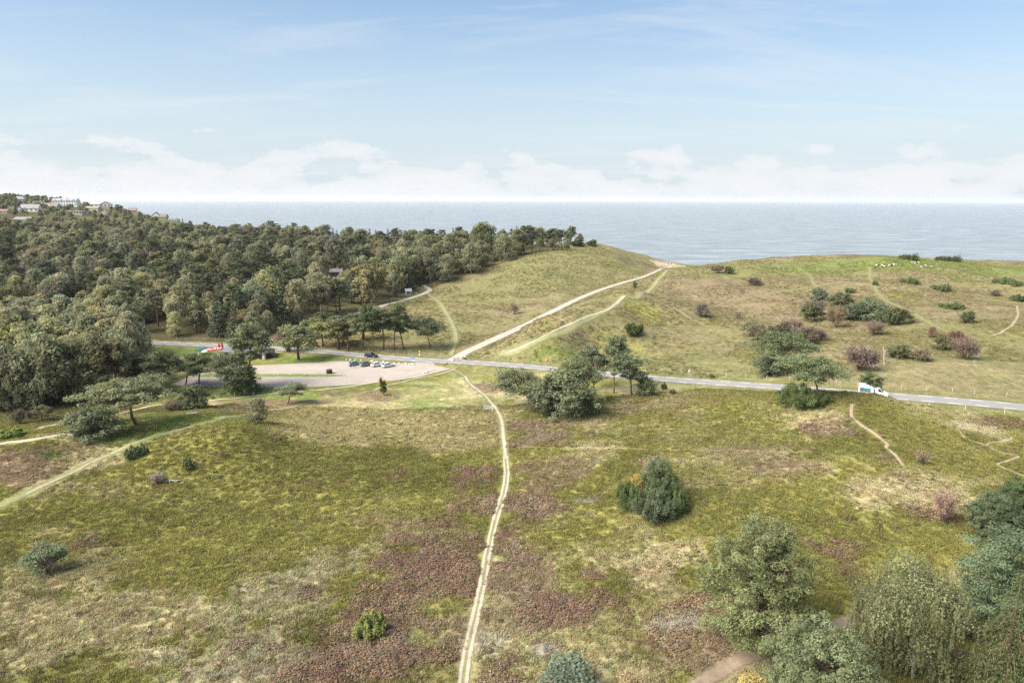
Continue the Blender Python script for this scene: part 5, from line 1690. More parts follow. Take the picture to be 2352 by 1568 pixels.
bar_gate('field_gate', G(1004, 823.5)[0], G(1030, 824.2)[0], 'grey-green metal field gate left of the gravel road', mat=plain('green_grey_metal', (.34, .40, .33), .5))
bar_gate('field_gate', G(1112.5, 942)[0], G(1132, 942.5)[0], 'pale metal gate across the grass footpath', bars=6, mat=plain('pale_metal', (.62, .62, .59), .5), br=.03)
bar_gate('field_gate', G(956, 884.5)[0], G(971, 885)[0], 'bare gate frame on the meadow slope below the car park', bars=2, brace=False, br=.05, mat=m_pale)
bar_gate('wooden_gate', G(1033, 847)[0], G(1044.5, 848.5)[0], 'grey wooden gate at the junction where the footpath starts', bars=4, mat=m_wood, br=.05, h=1.25)
bar_gate('wooden_barrier', G(1042, 828)[0], G(1057, 828.5)[0], 'dark wooden barrier at the start of the gravel road', bars=3, mat=plain('dark_timber', (.13, .10, .075), .9), br=.06, h=1.0)


def sign(name, xd, yd, h, label, plates, pr=0.035, pm_=None):
    p, _ = G(xd, yd)
    e = tag(empty(name, p), label, 'sign')
    MB().tube([(0, 0, -.2), (0, 0, h)], pr, 6).build('pole', pm_ or m_steel, e)
    for (nm, z0, z1, w_, c, shape) in plates:
        mt = plain('sign_%s_%.2f_%.2f' % (name, c[0], c[2]), c, .5, var=.05)
        if shape == 'disc':
            r_ = (z1 - z0) / 2; zc_ = (z0 + z1) / 2
            a_ = [(r_ * math.cos(k * math.pi / 10), -.05, zc_ + r_ * math.sin(k * math.pi / 10)) for k in range(20)]
            MB().loft([a_, [(x_, -.075, z_) for x_, _, z_ in a_]]).build(nm, mt, e)
        else:
            MB().box(-w_ / 2, w_ / 2, -.08, -.05, z0, z1).build(nm, mt, e)
    return e


sign('bus_stop_sign', 963.6, 822.5, 2.6, 'bus stop pole with a yellow top sign beside the road', [('top_sign', 2.25, 2.6, .55, (.75, .58, .10), 'box'), ('timetable', 1.0, 1.6, .4, (.75, .75, .73), 'box')])
sign('parking_sign', 949, 834, 2.6, 'blue parking sign at the tip of the grass verge', [('sign_plate', 1.3, 2.5, .75, (.16, .32, .62), 'box'), ('lower_plate', .95, 1.25, .6, (.72, .72, .7), 'box')])
sign('road_sign', 1253.5, 841, 3.0, 'red and white road sign beside the pine clump', [('sign_plate', 2.3, 3.0, .75, (.62, .22, .20), 'disc'), ('lower_plate', 2.0, 2.26, .7, (.74, .72, .7), 'box')])
sign('road_sign', 1582, 869.5, 3.1, 'slim red and white post sign beyond the road', [('sign_plate', 2.6, 3.05, .45, (.62, .25, .22), 'disc'), ('lower_plate', 1.9, 2.5, .4, (.74, .73, .72), 'box')])
sign('information_board', 1027, 844.5, 1.9, 'small wooden notice board between walkers and wooden gate', [('board', 1.0, 1.7, .6, (.52, .38, .28), 'box'), ('notice', 1.1, 1.6, .45, (.72, .66, .6), 'box')], pm_=m_wood)
sign('marker_post', 1070, 841.5, 1.5, 'thin marker post on the heath side of the road', [('band', 1.2, 1.45, .1, (.7, .7, .68), 'box')])
p, _ = G(1069, 827)
e = tag(empty('litter_bin', p), 'dark green litter bin beside the gravel road', 'bin')
mg = plain('bin_green', (.035, .07, .055), .6)
MB().tube([(0, 0, -.1), (0, 0, .5)], .05, 6).build('pole', m_steel, e)
MB().loft([[(r_ * math.cos(k * math.pi / 6), r_ * math.sin(k * math.pi / 6), z_) for k in range(12)] for r_, z_ in ((.30, .35), (.36, .6), (.38, 1.15))]).build('container', mg, e)
MB().loft([[(r_ * math.cos(k * math.pi / 6), r_ * math.sin(k * math.pi / 6), z_) for k in range(12)] for r_, z_ in ((.40, 1.16), (.38, 1.26), (.15, 1.34))]).build('lid', m_plate, e)
p, _ = G(1057.5, 827); p[2] += .0
e = tag(empty('white_box', p), 'low white marker stone right of the wooden barrier', 'stone')
MB().loft([[(-.4, -.3, -.1), (.4, -.3, -.1), (.4, .3, -.1), (-.4, .3, -.1)], [(-.42, -.32, .4), (.42, -.32, .4), (.42, .32, .4), (-.42, .32, .4)], [(-.3, -.2, .62), (.3, -.2, .62), (.3, .2, .62), (-.3, .2, .62)]]).build('stone', m_plate, e)
p, _ = G(756.5, 857.5); p[2] = .036
e = tag(empty('round_container', p), 'round black container standing on the gravel car park', 'container')
MB().loft([[(r_ * math.cos(k * math.pi / 9), r_ * math.sin(k * math.pi / 9), z_) for k in range(18)] for r_, z_ in ((.93, 0), (.95, .1), (.93, 1.0), (.95, 1.05))]).build('tub', m_plast, e)
MB().loft([[(r_ * math.cos(k * math.pi / 9), r_ * math.sin(k * math.pi / 9), z_) for k in range(18)] for r_, z_ in ((.99, 1.052), (.97, 1.16), (.6, 1.30), (.15, 1.34))]).build('lid', plain('grey_plastic', (.07, .07, .075), .5), e)


def boulder(p, s, label, group):
    bm = bmesh.new(); bmesh.ops.create_icosphere(bm, subdivisions=2, radius=1)
    r = np.random.default_rng(int(abs(p[0] * 100)) % 9999)
    for v in bm.verts:
        v.co *= 1 + r.normal() * .09
        v.co.z = v.co.z * .7 + .25
    me = bpy.data.meshes.new('boulder'); bm.to_mesh(me); bm.free(); me.materials.append(m_stone)
    o = mobj('boulder', me); o.location = p; o.scale = (s * r.uniform(.8, 1.3), s, s); o.rotation_euler = (0, 0, r.random() * 6)
    return tag(o, label, 'boulder', group)


for zx, zy, s in [(110, 435, .4), (235, 440, .45), (385, 445, .35), (560, 460, .4), (890, 480, .5), (930, 465, .35), (1240, 505, .5), (1580, 545, .4), (1720, 550, .45), (1935, 570, .55), (2040, 580, .5), (2130, 580, .6)]:
    boulder(G((1340 + zx / 7.84) * .588, (1350 + zy / 7.84) * .588)[0], s, 'pale boulder on the grass verge above the parked cars', 'boulders on the car park verge')
ISL = [(600, 859.2), (690, 859), (760, 860), (796, 862.6), (760, 865), (690, 865.4), (600, 865.6), (440, 866), (470, 859)]
isl = [at_z(a, b, 0.0) for a, b in ISL]
cen = np.mean(isl, 0)
mb = MB()
mb.loft([[(q[0], q[1], .036) for q in isl], [(q[0] + (cen[0] - q[0]) * .02, q[1] + (cen[1] - q[1]) * .12, .16) for q in isl], [(q[0] + (cen[0] - q[0]) * .06, q[1] + (cen[1] - q[1]) * .4, .24) for q in isl]])
tag(mb.build('grass_island', plain('island_grass', tuple(C_GRASS * 1.1), .95, var=.4, scale=.9)), 'narrow grass island in the car park', kind='structure')
for xd in (640, 668, 700, 725, 782):
    p = at_z(xd, 860.3, 0.1)
    boulder(p, .32, 'pale stone on the grass island of the car park', 'stones on the grass island')
for xd, yd, s in ((973, 857, .55), (979, 856, .7), (1040, 829.5, .5)):
    boulder(G(xd, yd)[0], s, 'pale boulder closing the end of the footpath by the junction', 'boulders at the junction')

# bench and fallen wood on the hill
p, _ = G(441, 953)
e = tag(empty('bench', p, .3), 'weathered timber bench on the grassy hilltop', 'bench')
for k in range(3):
    MB().box(-1.1, 1.1, -.22 + k * .15, -.10 + k * .15, .43, .48).build('seat_plank', m_pale, e)
for sx in (-.8, .8):
    MB().box(sx - .07, sx + .07, -.2, .2, -.1, .428).build('leg', m_wood, e)
for k in range(2):
    MB().box(-1.1, 1.1, .27, .32, .60 + k * .16, .72 + k * .16).build('back_plank', m_pale, e)
for sx in (-.8, .8):
    MB().box(sx - .05, sx + .05, .205, .265, .3, .9).build('back_post', m_wood, e)
p, _ = G(380, 1108)
e = tag(empty('fallen_branch', p), 'bleached fallen branch on the left hill slope', 'branch')
MB().tube([(-.2, 0, .1), (.8, .3, .3), (1.8, .1, .2), (2.7, .5, .35)], [.16, .12, .09, .04], 6).build('limb', B_PALE, e)
MB().tube([(.7, .27, .3), (1.0, -.4, .45), (1.2, -.9, .3)], [.08, .05, .02], 5).build('side_branch', B_PALE, e)
MB().tube([(1.8, .1, .2), (2.3, -.3, .6)], [.06, .02], 5).build('side_branch', B_PALE, e)


def stem_tree(name, xd, yb, yt, label, wob=0.08, r_=0.2, branches=5, mat=None, seed=1):
    p, d = G(xd, yb); h = (yb - yt) * d / FPX
    r = np.random.default_rng(seed)
    e = tag(empty(name, p), label, 'tree')
    pts = [np.array([0, 0, -.2])]; dd = np.array([0, 0, 1.0])
    for i in range(7):
        dd = unit(dd + np.array([r.normal() * wob, r.normal() * wob * .6, .15])); pts.append(pts[-1] + dd * h / 7)
    MB().tube(pts, [r_ * (1 - .6 * i / 7) for i in range(8)], 7).build('trunk', mat or B_PALE, e)
    for i in range(branches):
        j = r.integers(3, 7); a_ = r.random() * 6.28
        q = pts[j] + np.array([math.cos(a_), math.sin(a_), .8]) * h * r.uniform(.08, .18)
        MB().tube([pts[j], (pts[j] + q) / 2 + np.array([0, 0, .1]), q], [r_ * .35, r_ * .22, .02], 5).build('branch', mat or B_PALE, e)


stem_tree('dead_birch', 293, 792, 708, 'curving pale bare birch trunk left of the road', .22, .26, 6, seed=4)
stem_tree('topped_tree', 324, 806, 766, 'left of two pale topped trunks beside the road', .03, .3, 2, seed=5)
stem_tree('topped_tree', 340, 804, 766, 'right of two pale topped trunks beside the road', .05, .26, 4, seed=6)
stem_tree('dead_birch', 2031, 838, 794, 'thin white birch stem right of the round brown bush', .12, .11, 4, seed=9)
T('oak2', 'shrub', 325, 812, 778, 34, 'leafy shrub growing round the topped trunks', cat='shrub', tint=(.8, .85, .8), crown_name='foliage')

# ------------------------------------------------------------------ kiosk
kp, _ = G(573, 819); kp[2] = float(hgt(kp[0], kp[1]))
ka = math.radians(-12)
k = tag(empty('kiosk', kp, ka), 'low grey-roofed kiosk beside the car park', 'building')
kw = plain('kiosk_wall', (.52, .48, .43), .9); kr = plain('roofing_felt', (.17, .175, .19), .85, var=.2); kt = plain('teal_board', (.05, .16, .17), .7)
MB().add([(-8, -3.4, -.3), (8, -3.4, -.3), (8, 3.4, -.3), (-8, 3.4, -.3), (-8, -3.4, 2.4), (8, -3.4, 2.4), (8, 3.4, 2.4), (-8, 3.4, 2.4), (-8, 0, 3.25), (8, 0, 3.25)], [(0, 1, 5, 4), (2, 3, 7, 6), (1, 2, 6, 9, 5), (3, 0, 4, 8, 7), (4, 5, 9, 8), (6, 7, 8, 9), (0, 3, 2, 1)]).build('wall', kw, k)
for s in (-1, 1):
    MB().add([(-8.5, s * 4.0, 2.26), (8.5, s * 4.0, 2.26), (8.5, 0, 3.31), (-8.5, 0, 3.31), (-8.5, s * 4.0, 2.42), (8.5, s * 4.0, 2.42), (8.5, 0, 3.46), (-8.5, 0, 3.46)], [(0, 1, 2, 3), (4, 5, 6, 7), (0, 1, 5, 4), (1, 2, 6, 5), (2, 3, 7, 6), (3, 0, 4, 7)]).build('roof', kr, k)
MB().box(-8.4, 3.0, -4.09, -4.02, 2.1, 2.42).build('fascia', kt, k)
MB().box(-8.4, 3.0, -4.12, -4.095, 2.36, 2.44).build('trim', m_plate, k)
for x0 in (4.2, 6.0):
    MB().box(x0, x0 + 1.1, -3.46, -3.41, 0, 2.0).build('door', m_plast, k)
for x0 in (-7, -4.6, -2.2):
    w_ = MB().box(x0, x0 + 1.9, -3.45, -3.41, .95, 1.95).build('window', m_glass, k)
    MB().box(x0 - .08, x0 + 1.98, -3.52, -3.41, .85, .94).build('sill', m_plate, w_)
MB().box(8.05, 8.12, -2.4, -1.0, .0, 1.9).build('door', m_plast, k)
p, _ = G(628, 822)
tag(MB().box(-1.6, 1.6, -.06, .06, 0, 1.7).build('screen_fence', m_plast), 'black screen beside the kiosk gable', 'fence').location = p


def parasol(xd, yd, r_, h, c, label, dots=False, valance=.18):
    p, _ = G(xd, yd)
    e = tag(empty('parasol', p, random.random()), label, 'parasol')
    MB().tube([(0, 0, 0), (0, 0, h)], .045, 6).build('pole', m_red if dots else m_wood, e)
    mb = MB(); n = 8
    lo = [(r_ * math.cos(k_ * 2 * math.pi / n), r_ * math.sin(k_ * 2 * math.pi / n), h - .62) for k_ in range(n)]
    vs = [(0, 0, h)] + lo + [(x_, y_, z_ - valance) for x_, y_, z_ in lo]
    fs = [(0, 1 + i, 1 + (i + 1) % n) for i in range(n)] + [(1 + i, 1 + n + i, 1 + n + (i + 1) % n, 1 + (i + 1) % n) for i in range(n)]
    mt = plain('canvas_%.2f_%.2f' % (c[0], c[1]), c, .85)
    can = mb.add(vs, fs).build('canopy', mt, e)
    if dots:
        for i in range(n):
            a_ = (i + .5) * 2 * math.pi / n; f = .62
            rr = r_ * math.cos(math.pi / n) * f; z_ = h - .62 * f + .015
            sl = math.atan2(.62, r_ * math.cos(math.pi / n))
            q = [(rr * math.cos(a_) + .34 * (math.cos(t_) * math.cos(sl) * math.cos(a_) - math.sin(t_) * math.sin(a_)), rr * math.sin(a_) + .34 * (math.cos(t_) * math.cos(sl) * math.sin(a_) + math.sin(t_) * math.cos(a_)), z_ - .34 * math.cos(t_) * math.sin(sl) + .01) for t_ in np.linspace(0, 2 * math.pi, 12, endpoint=False)]
            MB().add(q, [tuple(range(12))]).build('round_emblem', m_plate, can)
    MB().tube([(0, 0, 0), (0, 0, .12)], .3, 8).build('base', m_stone, e)


parasol(486, 817, 2.1, 2.9, (.52, .07, .085), 'red parasol with white discs, left of two at the kiosk', True)
parasol(501, 816, 2.1, 3.1, (.52, .07, .085), 'red parasol with white discs, right of two nearest the kiosk', True)
parasol(468, 812, 1.6, 2.6, (.06, .16, .13), 'dark green parasol left of the red ones')
parasol(474, 818, 1.5, 2.5, (.62, .66, .62), 'pale parasol in front of the dark green one')
parasol(458, 815, 1.5, 2.4, (.05, .13, .11), 'outermost dark green parasol at the kiosk terrace')
for xd, yd, h, lb in ((510, 815, 5.0, 'tall red banner flag at the kiosk corner'), (503, 811, 3.8, 'shorter red banner flag beside the tall one'), (542, 808, 4.2, 'red banner flag behind the kiosk roof')):
    p, _ = G(xd, yd)
    e = tag(empty('banner_flag', p, .4), lb, 'flag')
    MB().tube([(0, 0, 0), (0, 0, h)], .03, 5).build('pole', m_steel, e)
    mb = MB(); ns = 6
    vs = []
    for i in range(ns):
        z_ = h * (.3 + .7 * i / (ns - 1)); w_ = .62 * math.sin(math.pi * (.25 + .7 * i / (ns - 1))) + .05
        for yy_ in (-.015, .015):
            vs += [(.035, yy_, z_), (.035 + w_, yy_ + .06 * math.sin(i), z_)]
    fs = []
    for i in range(ns - 1):
        a_ = i * 4; b_ = a_ + 4
        fs += [(a_, a_ + 1, b_ + 1, b_), (a_ + 2, b_ + 2, b_ + 3, a_ + 3), (a_ + 1, a_ + 3, b_ + 3, b_ + 1)]
    mb.add(vs, fs).build('banner', plain('banner_red', (.45, .04, .05), .8), e)
org = plain('orange_paint', (.62, .20, .05), .6)
for xd, yd, lb in ((488, 820, 'orange picnic table left of the A-board'), (479, 823, 'orange picnic table furthest from the kiosk')):
    p, _ = G(xd, yd)
    e = tag(empty('picnic_table', p, .3), lb, 'table')
    for k_ in range(4):
        MB().box(-.9, .9, -.38 + k_ * .2, -.20 + k_ * .2, .70, .745).build('top_plank', org, e)
    for s in (-1, 1):
        MB().box(-.9, .9, s * .72 - .13, s * .72 + .13, .42, .46).build('bench', org, e)
        MB().box(s * .65 - .05, s * .65 + .05, -.75, .75, .36, .415).build('cross_bar', m_wood, e)
        MB().box(s * .65 - .05, s * .65 + .05, -.3, -.2, 0, .695).build('leg', m_wood, e)
        MB().box(s * .65 - .05, s * .65 + .05, .2, .3, 0, .695).build('leg', m_wood, e)
p, _ = G(502, 821)
e = tag(empty('advertising_board', p, .2), 'orange and white folding board in front of the kiosk', 'sign')
for s in (-1, 1):
    MB().add([(-.6, s * .5, 0), (.6, s * .5, 0), (.6, s * .06, 1.5), (-.6, s * .06, 1.5), (-.6, s * .45, 0), (.6, s * .45, 0), (.6, s * .02, 1.5), (-.6, s * .02, 1.5)], [(0, 1, 2, 3), (4, 5, 6, 7), (0, 1, 5, 4), (1, 2, 6, 5), (2, 3, 7, 6), (3, 0, 4, 7)]).build('panel', org if s > 0 else m_plate, e)
p, _ = G(458, 821)
e = tag(empty('ice_cream_figure', p), 'giant ice cream cone figure left of the kiosk terrace', 'figure')
MB().loft([[(r_ * math.cos(a_), r_ * math.sin(a_), z_) for a_ in np.linspace(0, 2 * math.pi, 12, endpoint=False)] for r_, z_ in ((.14, 0), (.22, .3), (.38, .95))]).build('cone', org, e)
MB().loft([[(r_ * math.cos(a_), r_ * math.sin(a_), z_) for a_ in np.linspace(0, 2 * math.pi, 12, endpoint=False)] for r_, z_ in ((.40, .952), (.46, 1.15), (.36, 1.35), (.38, 1.42), (.26, 1.62), (.26, 1.68), (.06, 1.95))]).build('ice_cream', plain('cream_white', (.78, .75, .68), .5), e)


# ------------------------------------------------------------------ houses
def house(x0, x1, yb, yt, label, wall=(.72, .70, .66), roof=(.20, .17, .16), kind='gable', turn=0.0, wins=4, chimney=True, roofh=.42, dorm=0, storeys=1, name='house', clear=True, end=False):
    xd = (x0 + x1) / 2
    p, d = G(xd, yb)
    Ln = (x1 - x0) * d / FPX; H = max(3.0, (yb - yt) * d / FPX)
    Wd = min(8.5, Ln * .62)
    e = tag(empty(name, p, turn), label, 'house')
    if clear:
        r_ = Ln * .6 + 2
        dv = -p[:2] / np.linalg.norm(p[:2])
        for k_ in range(0, 7):
            HOUSE_SPOTS.append((p[0] + dv[0] * 9 * k_, p[1] + dv[1] * 9 * k_, r_ + (0 if k_ else 2)))
    hw = H * (1 - roofh)
    g_ = sum(roof) / 3; roof = tuple(.8 * (.6 * c_ + .4 * g_) for c_ in roof)
    wm = plain('render_%.2f_%.2f' % (wall[0], wall[2]), wall, .9); rm = plain('tiles_%.2f_%.2f' % (roof[0], roof[2]), roof, .85, var=.2)
    a, b = Ln / 2, Wd / 2
    if end:
        a, b = b, a
    zf = -1.5
    if kind == 'gable':
        if end:     # ridge runs away from the viewer, gable faces us
            MB().add([(-b, -a, zf), (b, -a, zf), (b, a, zf), (-b, a, zf), (-b, -a, hw), (b, -a, hw), (b, a, hw), (-b, a, hw), (0, -a, H - .1), (0, a, H - .1)], [(0, 1, 5, 8, 4), (1, 2, 6, 5), (2, 3, 7, 9, 6), (3, 0, 4, 7), (4, 8, 9, 7), (5, 6, 9, 8), (0, 3, 2, 1)]).build('wall', wm, e)
            for s in (-1, 1):
                MB().add([(s * (b + .5), -a - .4, hw - .25), (s * (b + .5), a + .4, hw - .25), (0, a + .4, H + .02), (0, -a - .4, H + .02), (s * (b + .5), -a - .4, hw - .05), (s * (b + .5), a + .4, hw - .05), (0, a + .4, H + .22), (0, -a - .4, H + .22)], [(0, 1, 2, 3), (4, 5, 6, 7), (0, 1, 5, 4), (1, 2, 6, 5), (2, 3, 7, 6), (3, 0, 4, 7)]).build('roof', rm, e)
            fy = -a; hwid = b
        else:
            MB().add([(-a, -b, zf), (a, -b, zf), (a, b, zf), (-a, b, zf), (-a, -b, hw), (a, -b, hw), (a, b, hw), (-a, b, hw), (-a, 0, H - .1), (a, 0, H - .1)], [(0, 1, 5, 4), (2, 3, 7, 6), (1, 2, 6, 9, 5), (3, 0, 4, 8, 7), (4, 5, 9, 8), (6, 7, 8, 9), (0, 3, 2, 1)]).build('wall', wm, e)
            for s in (-1, 1):
                MB().add([(-a - .4, s * (b + .5), hw - .25), (a + .4, s * (b + .5), hw - .25), (a + .4, 0, H + .02), (-a - .4, 0, H + .02), (-a - .4, s * (b + .5), hw - .05), (a + .4, s * (b + .5), hw - .05), (a + .4, 0, H + .22), (-a - .4, 0, H + .22)], [(0, 1, 2, 3), (4, 5, 6, 7), (0, 1, 5, 4), (1, 2, 6, 5), (2, 3, 7, 6), (3, 0, 4, 7)]).build('roof', rm, e)
            fy = -b; hwid = a
    elif kind == 'hip':
        MB().box(-a, a, -b, b, zf, hw).build('wall', wm, e)
        MB().loft([[(-a - .5, -b - .5, hw + .003), (a + .5, -b - .5, hw + .003), (a + .5, b + .5, hw + .003), (-a - .5, b + .5, hw + .003)], [(-a * .45, -.15, H), (a * .45, -.15, H), (a * .45, .15, H), (-a * .45, .15, H)]]).build('roof', rm, e)
        fy = -b; hwid = a
    else:
        MB().box(-a, a, -b, b, zf, H - .3).build('wall', wm, e)
        MB().box(-a - .5, a + .5, -b - .5, b + .5, H - .297, H).build('roof', rm, e)
        fy = -b; hwid = a; hw = H - .3
    hs_ = hw / storeys
    for st_ in range(storeys):
        for i in range(wins):
            cx = -hwid + (i + .5) * 2 * hwid / wins
            ww = min(.75, hwid / wins * .6)
            z0_ = st_ * hs_ + hs_ * .28; z1_ = st_ * hs_ + hs_ * .82
            w_ = MB().box(cx - ww, cx + ww, fy - .05, fy - .004, z0_, z1_).build('window', m_glass, e)
            MB().box(cx - ww - .12, cx + ww + .12, fy - .10, fy - .004, z0_ - .14, z0_ - .02).build('sill', m_plate, w_)
            MB().box(cx - .05, cx + .05, fy - .08, fy - .052, z0_, z1_).build('mullion', m_plate, w_)
    if chimney:
        MB().box(hwid * .3 - .4, hwid * .3 + .4, -.4, .4, H - .6, H + 1.1).build('chimney', plain('chimney_brick', (.45, .28, .22), .9), e)
    for i in range(dorm):
        cx = -hwid + (i + .5) * 2 * hwid / dorm
        zz0 = hw + .1
        dm = MB().add([(cx - 1.1, fy + .2, zz0), (cx + 1.1, fy + .2, zz0), (cx + 1.1, fy + .2, zz0 + 1.2), (cx, fy + .2, zz0 + 2.0), (cx - 1.1, fy + .2, zz0 + 1.2), (cx - 1.1, 0, zz0 + 1.2), (cx + 1.1, 0, zz0 + 1.2), (cx, 0, zz0 + 2.0)], [(0, 1, 2, 3, 4), (4, 3, 7, 5), (3, 2, 6, 7), (0, 4, 5), (1, 6, 2)]).build('dormer', wm, e)
        MB().box(cx - .6, cx + .6, fy + .14, fy + .196, zz0 + .2, zz0 + 1.2).build('window', m_glass, dm)
    return e


W1 = (.74, .72, .68)
house(35, 61, 462, 451, 'house with a broad grey-blue hipped roof high on the headland', (.30, .27, .25), (.26, .28, .32), 'hip', 0, 5, False, .6)
house(53, 92, 486, 470, 'white house with two round dormers on the headland', W1, (.36, .33, .32), 'gable', .1, 4, True, .55, 2)
house(39, 51, 487, 475, 'small white gabled house beside the dormer house', W1, (.30, .22, .20), 'gable', .2, 2, False, .45, end=True)
house(-4, 19, 489, 481, 'low red-roofed house at the left edge of the headland', (.55, .48, .42), (.42, .16, .11), 'gable', .1, 3, False, .5)
house(80, 101, 471, 463, 'low pale flat-roofed house on the headland', (.58, .55, .50), (.50, .49, .47), 'flat', 0, 3, True)
house(104, 136, 477, 467, 'brown-roofed house with chimney in the middle of the headland', (.52, .46, .42), (.30, .22, .20), 'gable', 0, 4, True, .7)
house(126, 180, 473, 456, 'large pale guest house with rows of windows on the headland', (.68, .70, .68), (.38, .40, .41), 'gable', .05, 9, False, .3, 4, 2)
house(116, 137, 458, 451, 'white flat-roofed house near the top of the headland', W1, (.66, .65, .63), 'flat', 0, 3, False)
house(212, 236, 470, 461, 'pale low wing of the pink gabled house', (.66, .62, .58), (.55, .50, .47), 'gable', .1, 3, False, .5)
house(232, 255, 469, 457, 'pink gabled house standing against the sea', (.60, .50, .47), (.36, .29, .28), 'gable', .25, 3, False, .5, end=True)
house(199, 231, 483, 474, 'brick house with a white-framed gable window on the headland', (.55, .42, .36), (.34, .24, .21), 'gable', -.1, 4, False, .55)
house(161, 194, 493, 485, 'long flat-roofed bungalow below the headland gardens', (.40, .37, .34), (.52, .53, .54), 'flat', 0, 5, False)
house(232, 251, 493, 482, 'brown gabled cottage right of the bungalow', (.42, .33, .29), (.32, .24, .21), 'gable', 0, 2, True, .55, end=True)
house(297, 313, 482, 470, 'salmon-coloured house on the sea side of the headland', (.60, .42, .36), (.42, .27, .23), 'gable', .3, 2, False, .5)
house(352, 382, 487, 478, 'brown long-roofed house near the tip of the headland', (.36, .30, .26), (.27, .22, .19), 'gable', .1, 4, False, .7)
house(388, 409, 488, 480, 'grey hipped-roof house at the tip of the headland', (.50, .48, .46), (.24, .24, .26), 'hip', 0, 3, False, .6)
house(351, 368, 500, 488, 'black and white gabled house below the tip of the headland', W1, (.09, .09, .10), 'gable', .2, 2, False, .6, end=True)
house(38, 74, 506, 499, 'long grey roof showing above the wood on the left', (.45, .42, .39), (.30, .28, .28), 'gable', 0, 4, False, .7)
house(758, 786, 634, 618, 'dark cabin with pale beams inside the wood', (.10, .085, .075), (.22, .21, .21), 'gable', .2, 3, True, .4, name='cabin')
house(932, 944, 676, 665, 'small pale hut at the edge of the wood', (.62, .62, .62), (.45, .46, .48), 'gable', .3, 1, False, .4, name='cabin')
house(12, 38, 632, 617, 'dark flat-roofed cabin in the wood near the left edge', (.12, .10, .085), (.17, .16, .16), 'flat', 0, 3, False, name='cabin')
for xd, yb, yt, c, lb in ((59.5, 472, 440, (.45, .30, .20), 'brown mast on the headland'), (149, 474, 456, (.75, .75, .74), 'white flagpole in front of the guest house'), (707, 640, 608, (.62, .58, .52), 'pale flagpole beside the dark cabin')):
    p, d = G(xd, yb); h = (yb - yt) * d / FPX
    e = tag(empty('flagpole', p), lb, 'flagpole')
    MB().tube([(0, 0, -.5), (0, 0, h)], [.16, .08], 6).build('pole', plain('mast_%.2f' % c[0], c, .6), e)
    MB().loft([[(r_ * math.cos(a_), r_ * math.sin(a_), h + z_) for a_ in np.linspace(0, 6.283, 8, endpoint=False)] for r_, z_ in ((.05, 0), (.16, .15), (.05, .3))]).build('finial', m_plate, e)

# pines standing on the crest at the end of the wood
for xd, yb, yt, wd, k_, lb in [(1290, 574, 527, 26, 'mast0', 'outermost pine of the row on the crest above the sea'), (1272, 575, 524, 26, 'mast0', 'second pine from the end of the crest row'), (1256, 577, 528, 26, 'pine2', 'third pine from the end of the crest row'), (1240, 579, 525, 28, 'mast0', 'fourth pine from the end of the crest row'),
                               (1222, 582, 522, 30, 'pine1', 'fifth pine from the end of the crest row'), (1204, 585, 518, 34, 'pine0', 'feathery pine in the middle of the crest row'), (1190, 588, 527, 32, 'birch1', 'rounded birch at the inner end of the crest row'), (1112, 600, 510, 62, 'oak0', 'tallest broad crown on the wooded crest'), (1160, 600, 536, 40, 'birch2', 'pale birch below the tallest crown of the crest')]:
    T(k_, 'pine_tree' if k_[0] in 'mp' else 'birch_tree' if k_[0] == 'b' else 'oak_tree', xd, yb, yt, wd, lb, tint=(.9, .95, .9))


# ------------------------------------------------------------------ the wood
def scatter(poly, rmin, rmax, seed, jitter=True, limit=5000):
    """blue-noise points in a polygon with spacing growing away from the viewer"""
    r = np.random.default_rng(seed)
    x0, y0 = poly.min(0); x1, y1 = poly.max(0)
    cell = 4.0
    grid = {}
    out = []
    cand = np.column_stack([r.uniform(x0, x1, 60000), r.uniform(y0, y1, 60000)])
    cand = cand[in_poly(cand[:, 0], cand[:, 1], poly)]
    # keep only what the camera could see, with a margin
    ang = np.abs(cand[:, 0] / cand[:, 1])
    cand = cand[ang < 0.90]
    for p in cand:
        rad = np.interp(p[1], [200, 600, 1000], [rmin, rmax, rmax * 1.15])
        k = (int(p[0] // 8), int(p[1] // 8)); ok = True
        for a in (-1, 0, 1):
            for b in (-1, 0, 1):
                for q in grid.get((k[0] + a, k[1] + b), ()):
                    if (q[0] - p[0]) ** 2 + (q[1] - p[1]) ** 2 < rad * rad:
                        ok = False; break
                if not ok: break
            if not ok: break
        if ok:
            grid.setdefault(k, []).append(p); out.append(p)
            if len(out) >= limit: break
    return np.array(out)


wood = []
pts = scatter(fpoly, 5.6, 8.2, 11)
CLEAR = [(505, 645, 14), (770, 640, 9), (978, 668, 9), (20, 622, 7), (545, 690, 7)]
clears = [(G(a, b + 14)[0][:2], c) for a, b, c in CLEAR]
trk = poly_dist(pts[:, 0], pts[:, 1], track_pts[::3])[0]
rdd = poly_dist(pts[:, 0], pts[:, 1], road_pts[::4])[0]
yco = np.interp(pts[:, 0], COAST[:, 0], COAST[:, 1])
mixn = fbm(pts[:, 0], pts[:, 1], 45, 3)
HEAD_Y = 590
for i, p in enumerate(pts):
    if trk[i] < 4.5 or rdd[i] < 9 or p[1] > yco[i] - 6:
        continue
    if any(np.hypot(*(p - c)) < rad for c, rad in clears):
        continue
    headland = p[1] > HEAD_Y and p[0] < -230
    u = random.random()
    if headland and u < 0.22:
        continue
    wood.append((p[0], p[1], mixn[i], 'head' if headland else 'wood'))
for p in scatter(lw, 3.6, 4.0, 12):
    if poly_dist(np.array([p[0]]), np.array([p[1]]), road_pts[::4])[0][0] < 7:
        continue
    wood.append((p[0], p[1], 0.9, 'left'))
wood.sort(key=lambda t: t[0] ** 2 + t[1] ** 2)
